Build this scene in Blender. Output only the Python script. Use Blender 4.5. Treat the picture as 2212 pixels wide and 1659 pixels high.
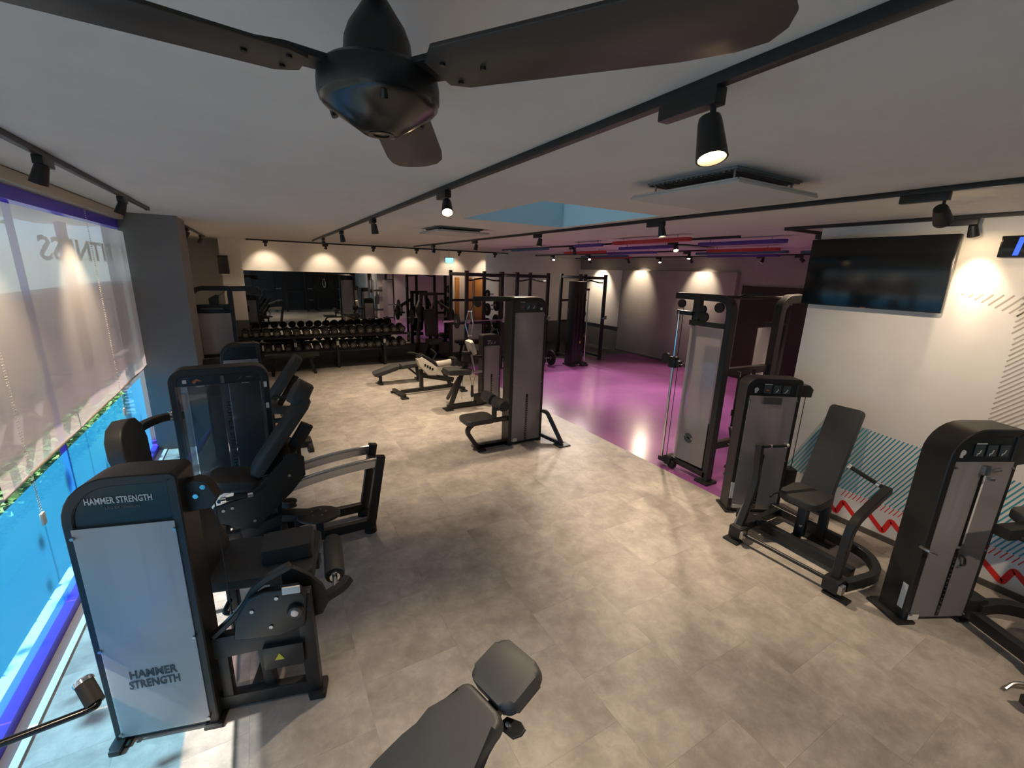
import bpy, bmesh, math, random
from mathutils import Vector, Matrix
random.seed(7)
C = bpy.context.scene.collection
for o in list(bpy.data.objects): bpy.data.objects.remove(o)
S = bpy.context.scene
# ------------------------------------------------------------------ camera, world, light, exposure
cam = bpy.data.cameras.new('camera'); camo = bpy.data.objects.new('camera', cam); C.objects.link(camo)
cam.sensor_width = 36.0; cam.lens = 15.336; cam.clip_start = 0.02; cam.clip_end = 200
RX = [[0.868669165596832, 0.09725558088107024, -0.4857522338896545], [-0.4944469108831041, 0.23077153484562143, -0.8380135744862085], [0.030596291596526604, 0.9681352440090598, 0.2485518381506332]]
camo.matrix_world = Matrix.Translation((0, 0, 2.4)) @ Matrix(RX).to_4x4()
S.camera = camo
S.view_settings.view_transform = 'Standard'; S.view_settings.look = 'None'
S.view_settings.gamma = 1.0; S.view_settings.use_curve_mapping = False
S.view_settings.exposure = 0.75
W = bpy.data.worlds.new('World'); S.world = W; W.use_nodes = True
wn = W.node_tree.nodes; wl = W.node_tree.links
sky = wn.new('ShaderNodeTexSky'); sky.sky_type = 'HOSEK_WILKIE'; sky.turbidity = 3.0; sky.ground_albedo = 0.4
sky.sun_direction = (-0.64, 0.06, 0.77)
wn['Background'].inputs['Strength'].default_value = 3.2
wl.new(sky.outputs[0], wn['Background'].inputs['Color'])
sun = bpy.data.lights.new('sun', 'SUN'); suno = bpy.data.objects.new('sun', sun); C.objects.link(suno)
sun.energy = 8.0; sun.angle = 0.01; sun.color = (1.0, .95, .88)
suno.location = (-6, 3, 6)
suno.rotation_euler = Vector((0.64, -0.06, -0.77)).to_track_quat('-Z', 'Y').to_euler()
CZ = 2.93          # ceiling height
# ------------------------------------------------------------------ materials
MATS = {}
def mat(name, col, rough=.5, metal=0., spec=.5, emit=None, es=1., coat=0.):
    m = bpy.data.materials.new(name); m.use_nodes = True; b = m.node_tree.nodes['Principled BSDF']
    b.inputs['Base Color'].default_value = (*col, 1); b.inputs['Roughness'].default_value = rough
    b.inputs['Metallic'].default_value = metal; b.inputs['Specular IOR Level'].default_value = spec
    if coat: b.inputs['Coat Weight'].default_value = coat; b.inputs['Coat Roughness'].default_value = .1
    if emit: b.inputs['Emission Color'].default_value = (*emit, 1); b.inputs['Emission Strength'].default_value = es
    MATS[name] = m; return m
def noisy(m, scale, c0, c1, detail=4., rscale=0., bump=0., p0=.35, p1=.65, stretch=None, perobj=0.):
    """procedural colour mottling, optional fine relief"""
    nt = m.node_tree; b = nt.nodes['Principled BSDF']; L = nt.links
    tc = nt.nodes.new('ShaderNodeTexCoord'); mp = nt.nodes.new('ShaderNodeMapping')
    if stretch: mp.inputs['Scale'].default_value = stretch
    L.new(tc.outputs['Object'], mp.inputs[0])
    n = nt.nodes.new('ShaderNodeTexNoise'); n.inputs['Scale'].default_value = scale; n.inputs['Detail'].default_value = detail
    n.inputs['Roughness'].default_value = .62
    L.new(mp.outputs[0], n.inputs['Vector'])
    r = nt.nodes.new('ShaderNodeValToRGB'); r.color_ramp.elements[0].position = p0; r.color_ramp.elements[1].position = p1
    r.color_ramp.elements[0].color = (*c0, 1); r.color_ramp.elements[1].color = (*c1, 1)
    L.new(n.outputs['Fac'], r.inputs[0])
    out = r.outputs[0]
    if perobj:
        oi = nt.nodes.new('ShaderNodeObjectInfo'); hv = nt.nodes.new('ShaderNodeHueSaturation')
        mr = nt.nodes.new('ShaderNodeMapRange'); mr.inputs['To Min'].default_value = 1 - perobj; mr.inputs['To Max'].default_value = 1 + perobj
        L.new(oi.outputs['Random'], mr.inputs['Value']); L.new(mr.outputs[0], hv.inputs['Value']); L.new(out, hv.inputs['Color'])
        ad = nt.nodes.new('ShaderNodeVectorMath'); ad.operation = 'ADD'; sc = nt.nodes.new('ShaderNodeVectorMath'); sc.operation = 'SCALE'
        L.new(oi.outputs['Location'], sc.inputs[0]); sc.inputs['Scale'].default_value = 3.7
        L.new(tc.outputs['Object'], ad.inputs[0]); L.new(sc.outputs[0], ad.inputs[1]); L.new(ad.outputs[0], mp.inputs[0])
        out = hv.outputs[0]
    L.new(out, b.inputs['Base Color'])
    if bump:
        n2 = nt.nodes.new('ShaderNodeTexNoise'); n2.inputs['Scale'].default_value = rscale; n2.inputs['Detail'].default_value = 2
        L.new(mp.outputs[0], n2.inputs['Vector'])
        bp = nt.nodes.new('ShaderNodeBump'); bp.inputs['Strength'].default_value = bump; bp.inputs['Distance'].default_value = .01
        L.new(n2.outputs['Fac'], bp.inputs['Height']); L.new(bp.outputs[0], b.inputs['Normal'])
    return m
def sheet(name, tint, transp, trans, diff, rough=.3, gloss=.05):
    """thin sheet: clear part + light-scattering part + diffuse part"""
    m = bpy.data.materials.new(name); m.use_nodes = True; nt = m.node_tree; nt.nodes.clear(); L = nt.links
    out = nt.nodes.new('ShaderNodeOutputMaterial')
    t = nt.nodes.new('ShaderNodeBsdfTransparent'); t.inputs[0].default_value = (*transp, 1)
    tl = nt.nodes.new('ShaderNodeBsdfTranslucent'); tl.inputs[0].default_value = (*trans, 1)
    d = nt.nodes.new('ShaderNodeBsdfDiffuse'); d.inputs[0].default_value = (*diff, 1)
    a = nt.nodes.new('ShaderNodeAddShader'); a2 = nt.nodes.new('ShaderNodeAddShader')
    L.new(t.outputs[0], a.inputs[0]); L.new(tl.outputs[0], a.inputs[1]); L.new(a.outputs[0], a2.inputs[0]); L.new(d.outputs[0], a2.inputs[1])
    g = nt.nodes.new('ShaderNodeBsdfGlossy'); g.inputs['Roughness'].default_value = rough
    mx = nt.nodes.new('ShaderNodeMixShader'); mx.inputs[0].default_value = gloss
    L.new(a2.outputs[0], mx.inputs[1]); L.new(g.outputs[0], mx.inputs[2]); L.new(mx.outputs[0], out.inputs[0])
    MATS[name] = m; return m
mat('black_steel', (.012, .0122, .0125), .42, 0, .5)
mat('black_gloss', (.006, .006, .0065), .22, 0, .5)
noisy(mat('black_vinyl', (.012, .013, .0135), .48, 0, .4), 3, (.032, .0325, .033), (.040, .0405, .041), bump=.05, rscale=350)
noisy(mat('grey_vinyl', (.02, .022, .024), .5, 0, .4), 3, (.042, .045, .049), (.054, .057, .061), bump=.05, rscale=350)
mat('rubber', (.015, .015, .015), .65, 0, .4)
mat('foam', (.026, .026, .027), .7, 0, .4)
mat('dark_panel', (.010, .013, .016), .3, 0, .5)
mat('dark_shroud', (.012, .015, .019), .28, 0, .5)
mat('chrome', (.75, .75, .76), .12, 1.)
mat('steel', (.42, .42, .43), .3, 1.)
mat('aluminium', (.66, .66, .68), .22, 1.)
mat('white_print', (.55, .55, .55), .5)
mat('grey_print', (.10, .11, .12), .5)
mat('dark_print', (.03, .045, .055), .5)
mat('red_print', (.35, .05, .03), .5)
mat('orange_print', (.45, .14, .03), .5)
mat('yellow_print', (.6, .5, .03), .5)
mat('label_white', (.6, .6, .58), .5)
mat('emblem_grey', (.26, .25, .22), .5)
mat('wall_dark', (.05, .05, .052), .8)
sheet('frosted', None, (.48, .47, .48), (.10, .097, .10), (.125, .12, .125), .2, .08)
sheet('frosted_dense', None, (.36, .36, .365), (.24, .245, .25), (.22, .225, .23), .3, .08)
sheet('clear_acrylic', None, (.85, .85, .86), (.02, .02, .02), (.02, .02, .02), .03, .03)
noisy(mat('ceiling_paint', (.42, .41, .39), .9), 2.5, (.545, .53, .505), (.575, .56, .535), bump=.02, rscale=120)
noisy(mat('wall_white', (.62, .61, .6), .85), 2, (.70, .685, .67), (.75, .735, .72), bump=.02, rscale=160)
noisy(mat('wall_grey', (.21, .205, .2), .85), 2, (.20, .197, .192), (.22, .215, .21), bump=.02, rscale=160)
noisy(mat('wall_mauve', (.20, .175, .19), .85), 2, (.30, .29, .28), (.33, .32, .31), bump=.02, rscale=160)
noisy(mat('wainscot_grey', (.10, .10, .102), .8), 2, (.095, .095, .097), (.11, .11, .112))
mat('door_brown', (.016, .010, .008), .5)
noisy(mat('floor_tile', (.3, .28, .26), .42, 0, .35), 3.4, (.25, .225, .205), (.47, .44, .405), 9, 40, .02, .30, .74, perobj=.018)
_m = MATS['floor_tile'].node_tree; _b = _m.nodes['Principled BSDF']; _src = _b.inputs['Base Color'].links[0].from_socket
_mp = [n for n in _m.nodes if n.bl_idname == 'ShaderNodeMapping'][0]
_n = _m.nodes.new('ShaderNodeTexNoise'); _n.inputs['Scale'].default_value = 11; _n.inputs['Detail'].default_value = 8; _n.inputs['Roughness'].default_value = .7; _n.inputs['Distortion'].default_value = .6
_m.links.new(_mp.outputs[0], _n.inputs['Vector'])
_r = _m.nodes.new('ShaderNodeValToRGB'); _r.color_ramp.elements[0].position = .42; _r.color_ramp.elements[0].color = (.95, .95, .95, 1); _r.color_ramp.elements[1].position = .70; _r.color_ramp.elements[1].color = (1.20, 1.19, 1.17, 1)
_m.links.new(_n.outputs['Fac'], _r.inputs[0])
_x = _m.nodes.new('ShaderNodeMix'); _x.data_type = 'RGBA'; _x.blend_type = 'MULTIPLY'; _x.inputs[0].default_value = 1.0
_m.links.new(_src, _x.inputs[6]); _m.links.new(_r.outputs[0], _x.inputs[7]); _m.links.new(_x.outputs[2], _b.inputs['Base Color'])
mat('floor_joint', (.27, .25, .235), .8)
noisy(mat('floor_purple', (.20, .07, .24), .22, 0, .5), 1.2, (.24, .075, .24), (.28, .09, .28), 3)
noisy(mat('floor_dark', (.035, .037, .04), .6, 0, .3), 40, (.02, .021, .023), (.06, .062, .066), 5)
mat('baseboard_grey', (.075, .07, .068), .6)
mat('violet', (.085, .05, .75), .35)
sheet('film_cyan', None, (.54, .79, .93), (.010, .075, .125), (.01, .05, .08), .25, .03)
sheet('glass', None, (.93, .95, .95), (0, 0, 0), (0, 0, 0), .02, .05)
sheet('blind_fabric', None, (.27, .27, .27), (.46, .45, .435), (.25, .24, .225), .5, .02)
mat('blind_rail', (.5, .45, .36), .6)
mat('cord_white', (.7, .65, .55), .5)
sheet('film_sky', None, (.16, .18, .19), (.17, .19, .20), (.04, .05, .05))
sheet('sign_red', None, (.64, .54, .53), (.05, .035, .035), (.05, .03, .03))
mat('leaf', (.12, .28, .08), .6)
sheet('sign_dark', None, (.35, .30, .25), (.08, .07, .05), (.05, .04, .03))
sheet('sign_white', None, (.55, .62, .62), (.3, .3, .3), (.2, .2, .2))
mat('mirror', (.50, .52, .52), .015, 1.)  # grey tint paints in a dim reflection, as of a darker room
mat('fan_brown', (.035, .030, .026), .45, 0, .4)
mat('fan_black', (.008, .008, .009), .4)
mat('fan_cap', (.05, .047, .044), .22, .7)
mat('lamp_black', (.012, .012, .013), .45)
mat('bulb_warm', (1, .8, .5), .5, emit=(1, .70, .36), es=60)
mat('bulb_white', (1, .95, .9), .5, emit=(1, .93, .85), es=60)
mat('lamp_inner', (.55, .5, .42), .3)
mat('grille', (.22, .215, .21), .7)
mat('panel_white', (.45, .44, .42), .7)
mat('screen_off', (.006, .008, .010), .12, 0, .5)
mat('screen_blue', (.01, .01, .02), .2, emit=(.01, .08, .9), es=1.2)
mat('baffle_red', (.42, .035, .04), .7)
mat('baffle_purple', (.085, .04, .26), .7)
mat('baffle_blue', (.05, .11, .20), .7)
mat('skywell', (.40, .60, .70), .8)
mat('graphic_blue', (.05, .30, .42), .7)
mat('graphic_pale', (.45, .52, .52), .8)
mat('graphic_red', (.75, .02, .015), .6)
mat('graphic_grey', (.40, .36, .32), .8)
mat('timber', (.55, .25, .07), .5)
mat('exit_green', (.1, .6, .6), .5, emit=(.15, .8, .85), es=2)
mat('pvc_white', (.6, .6, .58), .6)
mat('rower_white', (.52, .48, .42), .5)
mat('kettle', (.01, .01, .01), .5)
mat('ground_out', (.17, .17, .17), .9)

ORD = ['first', 'second', 'third', 'fourth', 'fifth', 'sixth', 'seventh', 'eighth', 'ninth', 'tenth', 'eleventh', 'twelfth', 'thirteenth', 'fourteenth', 'fifteenth', 'sixteenth', 'seventeenth', 'eighteenth']
PEG = ['lowest', 'second lowest', 'second highest', 'highest']
# ------------------------------------------------------------------ mesh helpers
def V(*a): return Vector(a[0]) if len(a) == 1 else Vector(a)
def box(bm, lo, hi, bev=.0, rot=None, about=None, seg=2):
    lo = V(lo); hi = V(hi); c = (lo + hi) / 2; s = hi - lo
    r = bmesh.ops.create_cube(bm, size=1.0); vs = r['verts']
    for v in vs: v.co = Vector((v.co.x * s.x, v.co.y * s.y, v.co.z * s.z))
    es = list({e for v in vs for e in v.link_edges})
    if bev > 0:
        rr = bmesh.ops.bevel(bm, geom=es, offset=min(bev, .49 * min(s)), segments=seg, profile=.6, affect='EDGES'); vs = list({v for f in rr['faces'] for v in f.verts} | {v for v in vs if v.is_valid})
    if rot is not None:
        m = rot if isinstance(rot, Matrix) else Matrix.Rotation(math.radians(rot[1]), 3, rot[0])
        for v in vs: v.co = m @ v.co
    for v in vs: v.co += c
    return vs
def frame_from(d, up=(0, 0, 1)):
    d = d.normalized(); up = V(up)
    if abs(d.dot(up)) > .97: up = Vector((0, 1, 0)) if abs(d.y) < .9 else Vector((1, 0, 0))
    x = d.cross(up).normalized(); y = x.cross(d).normalized()
    return x, y
def beam(bm, p0, p1, w, h, up=(0, 0, 1), bev=.005):
    """rectangular tube from p0 to p1; w across, h along up"""
    p0 = V(p0); p1 = V(p1); d = p1 - p0; x, y = frame_from(d, up); L = d.length
    m = Matrix((x, d.normalized(), y)).transposed()
    vs = box(bm, (-w / 2, -L / 2, -h / 2), (w / 2, L / 2, h / 2), bev)
    mid = (p0 + p1) / 2
    for v in vs: v.co = m @ v.co + mid
def cyl(bm, p0, p1, r, r1=None, n=18, caps=True):
    p0 = V(p0); p1 = V(p1); d = p1 - p0; x, y = frame_from(d); r1 = r if r1 is None else r1
    a = []; b = []
    for i in range(n):
        t = 2 * math.pi * i / n; e = x * math.cos(t) + y * math.sin(t)
        a.append(bm.verts.new(p0 + e * r)); b.append(bm.verts.new(p1 + e * r1))
    for i in range(n): bm.faces.new((a[i], a[(i + 1) % n], b[(i + 1) % n], b[i]))
    if caps: bm.faces.new(a[::-1]); bm.faces.new(b)
def fillet(pts, r, n=5):
    pts = [V(p) for p in pts]; out = [pts[0]]
    for i in range(1, len(pts) - 1):
        a, p, b = pts[i - 1], pts[i], pts[i + 1]
        da = (a - p); db = (b - p); rr = min(r, .48 * da.length, .48 * db.length)
        s = p + da.normalized() * rr; e = p + db.normalized() * rr
        for k in range(n + 1):
            t = k / n; out.append(s * (1 - t) ** 2 + p * 2 * t * (1 - t) + e * t * t)
    out.append(pts[-1]); return out
def sweep(bm, pts, prof, up=(0, 0, 1), caps=True, fixed=None):
    """sweep 2-D profile (list of (a,b)) along points; fixed = constant side axis for planar paths"""
    pts = [V(p) for p in pts]; rings = []; prev = None
    for i, p in enumerate(pts):
        d = (pts[min(i + 1, len(pts) - 1)] - pts[max(i - 1, 0)]).normalized()
        if fixed is not None:
            x = V(fixed).normalized(); y = x.cross(d).normalized()
        elif prev is None: x, y = frame_from(d, up)
        else:
            x = (prev - d * prev.dot(d)).normalized(); y = x.cross(d).normalized()
        prev = x
        k = 1.0
        rings.append([bm.verts.new(p + x * a + y * b) for a, b in prof])
    n = len(prof)
    for i in range(len(rings) - 1):
        A, B = rings[i], rings[i + 1]
        for j in range(n): bm.faces.new((A[j], A[(j + 1) % n], B[(j + 1) % n], B[j]))
    if caps: bm.faces.new(rings[0][::-1]); bm.faces.new(rings[-1])
def circ(r, n=10): return [(r * math.cos(2 * math.pi * i / n), r * math.sin(2 * math.pi * i / n)) for i in range(n)]
def rect(w, h, c=.005):
    w /= 2; h /= 2; return [(-w + c, -h), (w - c, -h), (w, -h + c), (w, h - c), (w - c, h), (-w + c, h), (-w, h - c), (-w, -h + c)]
def tube(bm, pts, r, n=10, fil=0.): sweep(bm, fillet(pts, fil) if fil else pts, circ(r, n))
def rtube(bm, pts, w, h, fil=0., fixed=None, nf=6): sweep(bm, fillet(pts, fil, nf) if fil else pts, rect(w, h), fixed=fixed)
def prism(bm, poly, o, ax, ay, t, bev=0.):
    """polygon (2-D) in plane o+ax*a+ay*b, thickness t along ax x ay (centred)"""
    o = V(o); ax = V(ax).normalized(); ay = V(ay).normalized(); n = ax.cross(ay)
    A = [bm.verts.new(o + ax * a + ay * b - n * t / 2) for a, b in poly]; B = [bm.verts.new(o + ax * a + ay * b + n * t / 2) for a, b in poly]
    k = len(poly); fs = [bm.faces.new(A[::-1]), bm.faces.new(B)]
    for i in range(k): fs.append(bm.faces.new((A[i], A[(i + 1) % k], B[(i + 1) % k], B[i])))
    if bev:
        es = list({e for f in fs[:2] for e in f.edges}); bmesh.ops.bevel(bm, geom=es, offset=bev, segments=3, profile=.6, affect='EDGES')
def rrect(w, h, r, n=5, cx=0, cy=0):
    out = []
    for sx, sy, a0 in ((1, 1, 0), (-1, 1, 90), (-1, -1, 180), (1, -1, 270)):
        for k in range(n + 1):
            a = math.radians(a0 + 90 * k / n); out.append((cx + sx * (w / 2 - r) + r * math.cos(a), cy + sy * (h / 2 - r) + r * math.sin(a)))
    return out
def pad(bm, c, ax, ay, w, h, t, r=.04, bev=.018): prism(bm, rrect(w, h, r), c, ax, ay, t, bev)
def lathe(bm, prof, o, axis=(0, 0, 1), n=24):
    """profile of (radius, height) about axis from o"""
    o = V(o); d = V(axis).normalized(); x, y = frame_from(d); rings = []
    for r, z in prof:
        if r < 1e-5: rings.append([bm.verts.new(o + d * z)]); continue
        rings.append([bm.verts.new(o + d * z + (x * math.cos(2 * math.pi * i / n) + y * math.sin(2 * math.pi * i / n)) * r) for i in range(n)])
    for A, B in zip(rings, rings[1:]):
        for i in range(n):
            if len(A) == 1 and len(B) == 1: continue
            if len(A) == 1: bm.faces.new((A[0], B[i], B[(i + 1) % n]))
            elif len(B) == 1: bm.faces.new((A[i], A[(i + 1) % n], B[0]))
            else: bm.faces.new((A[i], A[(i + 1) % n], B[(i + 1) % n], B[i]))
def finish(bm, name):
    bmesh.ops.recalc_face_normals(bm, faces=bm.faces)
    me = bpy.data.meshes.new(name); bm.to_mesh(me); bm.free()
    for p in me.polygons: p.use_smooth = True
    try: me.set_sharp_from_angle(angle=math.radians(38))
    except Exception: pass
    return me
def mk(name, fn, m, parent=None, off=None):
    """build one mesh object; fn(bm) adds the shape; off = origin to subtract (world coordinates -> parent's)"""
    bm = bmesh.new(); fn(bm)
    if off is not None:
        o_ = V(off)
        for v in bm.verts: v.co -= o_
    me = finish(bm, name); me.materials.append(MATS[m])
    o = bpy.data.objects.new(name, me); C.objects.link(o)
    if parent is not None: o.parent = parent
    return o
def tag(o, label=None, cat=None, group=None, kind=None):
    if label: o['label'] = label
    if cat: o['category'] = cat
    if group: o['group'] = group
    if kind: o['kind'] = kind
    return o
class Thing:
    """an Empty at the thing's base; p() adds a part. world=True: shapes given in room coordinates"""
    def __init__(s, name, label, cat, loc, rotz=0, group=None, world=False):
        s.e = bpy.data.objects.new(name, None); C.objects.link(s.e); s.e.empty_display_size = .1
        s.e.location = loc; s.e.rotation_euler = (0, 0, math.radians(rotz)); s.world = world; s.loc = loc
        tag(s.e, label, cat, group)
    def p(s, name, fn, m, parent=None, label=None):
        o = mk(name, fn, m, parent or s.e, s.loc if s.world else None)
        if label: o['label'] = label
        return o
def copy_tree(o, parent=None):
    c = o.copy(); C.objects.link(c); c.parent = parent
    for ch in o.children:
        copy_tree(ch, c)
    return c
_tc = {}
def text_mesh(body, size, ext=.0008):
    cu = bpy.data.curves.new('txt', 'FONT'); cu.body = body; cu.size = size; cu.extrude = ext; cu.align_x = 'CENTER'; cu.align_y = 'CENTER'
    cu.resolution_u = 2; cu.offset = size * .018
    ob = bpy.data.objects.new('txt', cu); C.objects.link(ob); bpy.context.view_layer.update()
    me = bpy.data.meshes.new_from_object(ob.evaluated_get(bpy.context.evaluated_depsgraph_get()))
    bpy.data.objects.remove(ob); bpy.data.curves.remove(cu); return me
def lettering(parent, body, size, o, ax, ay, m, name='lettering', width=None):
    """flat letters in plane o, ax (reading direction), ay (up), in parent's coordinates"""
    me = text_mesh(body, size); ax = V(ax).normalized(); ay = V(ay).normalized(); n = ax.cross(ay)
    k = 1.
    if width:
        xs = [v.co.x for v in me.vertices]; k = width / (max(xs) - min(xs))
    for v in me.vertices: v.co = V(o) + ax * v.co.x * k + ay * v.co.y + n * v.co.z
    me.materials.clear(); me.materials.append(MATS[m])
    ob = bpy.data.objects.new(name, me); C.objects.link(ob); ob.parent = parent
    return ob
def struct(name, fn, m, parent=None):
    o = mk(name, fn, m, parent)
    if parent is None: o['kind'] = 'structure'
    return o
# ------------------------------------------------------------------ room shell
floor = struct('floor', lambda bm: box(bm, (-1.45, -3, -.12), (5.0, 11.25, -.003)), 'floor_joint')
struct('floor', lambda bm: box(bm, (-1.45, -3, -.003), (5.0, .13, 0)), 'floor_tile')
struct('floor', lambda bm: (box(bm, (4.32, 2.6, -.003), (5.0, 10.1, 0)), box(bm, (5.0, 2.49, -.12), (10.4, 10.1, 0))), 'floor_purple')
struct('floor', lambda bm: (box(bm, (-1.45, 11.25, -.12), (10.7, 13.1, 0)), box(bm, (4.32, 10.1, -.003), (5.0, 11.25, 0)), box(bm, (5.0, 10.1, -.12), (10.7, 11.25, 0))), 'floor_dark')
T = .59
def tile_mesh():
    bm = bmesh.new(); box(bm, (-T / 2 + .0003, -T / 2 + .0003, -.0028), (T / 2 - .0003, T / 2 - .0003, 0)); me = finish(bm, 'tile'); me.materials.append(MATS['floor_tile']); return me
tme = tile_mesh()
for i in range(11):
    x0 = -1.445 + i * T; x1 = min(x0 + T, 4.998)
    y = .13 - (T / 2 if i % 2 else 0)
    while y < 11.25:
        y0 = max(y, .13); y1 = min(y + T, 11.25); xa, xb = x0, x1
        if y0 >= 2.599 and x0 > 3.8: 
            xb = min(x1, 4.32)
        elif x1 > 4.32 and y1 > 2.6: y1 = 2.6 if x0 > 4.32 else y1; 
        if x0 < 4.32 < x1 and y0 < 2.6 < y1: y1 = 2.6; 
        if xb - xa > .02 and y1 - y0 > .02:
            o = bpy.data.objects.new('tile', tme); C.objects.link(o); o.parent = floor
            o.location = ((xa + xb) / 2, (y0 + y1) / 2, 0); o.scale = ((xb - xa) / T, (y1 - y0) / T, 1)
            if y1 == 2.6 and xb < 4.5 and y + T > 2.62:
                o2 = bpy.data.objects.new('tile', tme); C.objects.link(o2); o2.parent = floor
                xb2 = min(x1, 4.32); ya, yb = 2.6, y + T
                o2.location = ((x0 + xb2) / 2, (ya + yb) / 2, 0); o2.scale = ((xb2 - x0) / T, (yb - ya) / T, 1)
        y += T
SX0, SX1, SY0, SY1 = 1.95, 3.22, 2.98, 4.5
def ceil_fn(bm):
    z0, z1 = CZ, CZ + .2
    box(bm, (-1.6, -3.2, z0), (SX0, 13.2, z1)); box(bm, (SX1, -3.2, z0), (10.7, 13.2, z1))
    box(bm, (SX0, -3.2, z0), (SX1, SY0, z1)); box(bm, (SX0, SY1, z0), (SX1, 13.2, z1))
struct('ceiling', ceil_fn, 'ceiling_paint')
def well(bm):
    t = .03; a, b = CZ + .005, CZ + .72
    box(bm, (SX0 - t, SY0 - t, a), (SX0 + .001, SY1 + t, b)); box(bm, (SX1 - .001, SY0 - t, a), (SX1 + t, SY1 + t, b))
    box(bm, (SX0, SY0 - t, a), (SX1, SY0 + .001, b)); box(bm, (SX0, SY1 - .001, a), (SX1, SY1 + t, b))
struct('trim_1', well, 'skywell')
w2 = struct('window_2', lambda bm: box(bm, (SX0 - .03, SY0 - .03, CZ + .72), (SX1 + .03, SY1 + .03, CZ + .73)), 'film_sky')
# right wall with its painted graphics
wr = struct('wall_right', lambda bm: box(bm, (5.0, -3, 0), (5.18, 2.49, CZ)), 'wall_white')
struct('baseboard_right', lambda bm: box(bm, (4.988, -3, 0), (5.0, 2.49, .055)), 'baseboard_grey')
def wallpoly(bm, pts, x=4.9985, t=.0015):  # polygon in (y,z) on the right wall
    A = [bm.verts.new((x, y, z)) for y, z in pts]; B = [bm.verts.new((x + t, y, z)) for y, z in pts]
    k = len(pts); bm.faces.new(A); bm.faces.new(B[::-1])
    for i in range(k): bm.faces.new((A[i], A[(i + 1) % k], B[(i + 1) % k], B[i]))
def strip(name, y0, z0, y1, z1, w, m):
    dy, dz = y1 - y0, z1 - z0; L = math.hypot(dy, dz); ny, nz = -dz / L * w / 2, dy / L * w / 2
    return mk(name, lambda bm: wallpoly(bm, [(y0 + ny, z0 + nz), (y1 + ny, z1 + nz), (y1 - ny, z1 - nz), (y0 - ny, z0 - nz)]), m, wr)
SL = 2.04
mk('pale_field', lambda bm: wallpoly(bm, [(2.42, .36), (1.70, .36), (1.72, 1.035), (2.10, 1.06)], 4.9992, .0008), 'graphic_pale', wr)
k = 0; yb = 2.40
while yb > -.6:                                     # blue diagonal stripes, bottom at yb
    zt = 1.06 - (2.1 - (yb - .33)) * .085; zb = .355
    yt = yb - (zt - zb) / SL
    if not (0.2 < yb < .2): strip('stripe', yb, zb, yt, zt, .0115, 'graphic_blue')
    yb -= .0335
yb = 1.82
while yb > -.5:                                     # red ticks
    strip('tick', yb, .285, yb - .03, .35, .007, 'graphic_red'); yb -= .0335
def zig(bm):
    P = []
    y = 2.19
    while y > -1.2: P += [V(0, y, .232), V(0, y - .16, .088)]; y -= .2
    Q = fillet(P, .022, 4)
    prof = .0215
    L_, R_ = [], []
    for i, p in enumerate(Q):
        d = (Q[min(i + 1, len(Q) - 1)] - Q[max(i - 1, 0)]).normalized(); n = Vector((0, -d.z, d.y))
        L_.append(bm.verts.new((4.9975, p.y + n.y * prof, p.z + n.z * prof))); R_.append(bm.verts.new((4.9975, p.y - n.y * prof, p.z - n.z * prof)))
    for i in range(len(Q) - 1): bm.faces.new((L_[i], L_[i + 1], R_[i + 1], R_[i]))
    g = bmesh.ops.extrude_face_region(bm, geom=list(bm.faces))
    for v in g['geom']:
        if isinstance(v, bmesh.types.BMVert): v.co.x += .0022
mk('zigzag', zig, 'graphic_red', wr)
yb = 1.34
while yb > -.6:                                     # grey shaded stripes higher up
    # lower limit of the field
    def lowz(y): return 2.34 - (1.36 - y) * .42 if y > .98 else 1.3
    y0 = yb
    if yb > .99:
        z1 = 2.345; z0 = lowz(yb) ; strip('stripe', yb + .0, z0, yb - (z1 - z0) / 1.2, z1, .011, 'graphic_grey')
    yb -= .042
zb = 1.2
n = 0
while zb < 2.32:
    ya = .98 if zb < 2.05 else 1.0
    y0, z0 = ya, zb; L = min(.55, (2.345 - zb) / 1.05)
    strip('stripe', y0, z0, y0 - L, z0 + L * 1.05, .011, 'graphic_grey'); zb += .043
yb = .96
# left window wall ------------------------------------------------------------------
XW = -1.33
win = struct('window_1', lambda bm: (box(bm, (XW - .09, -3, 2.75), (XW + .01, 7.12, 2.84), .004), box(bm, (XW - .09, -3, 0), (XW + .012, 7.12, .075), .004)), 'violet')
struct('trim_2', lambda bm: box(bm, (XW + .012, -3, -.001), (XW + .10, 6.85, .012), .002), 'pvc_white')
for y0 in (-2.0, .45, 2.9, 5.35):
    mk('pane', lambda bm: box(bm, (XW - .062, y0 - .55 - .45 + .01, .06), (XW - .054, y0 + 1.45 - .01 if y0 < 5 else 7.1, 2.76)), 'glass', win)
yy = -2.9
for wd in (1.1, .98, 1.02, .95, 1.0, .62, .98, 1.02, 1.05, 1.05):
    mk('window_film', lambda bm: box(bm, (XW - .05, yy, .07), (XW - .046, min(yy + wd - .012, 7.1), .985)), 'film_cyan', win)
    yy += wd
for y0 in (-.55, 1.9, 4.35):
    mk('mullion', lambda bm: box(bm, (XW - .085, y0 - .012, .07), (XW - .05, y0 + .012, 2.76)), 'violet', win)
struct('wall_left', lambda bm: (box(bm, (XW - .2, -3.1, 2.84), (XW, 7.12, CZ)), box(bm, (XW - .2, 7.1, 0), (XW, 13, CZ)), box(bm, (XW - .2, -3.1, -.12), (XW - .09, 7.12, 0))), 'wall_white')
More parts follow.
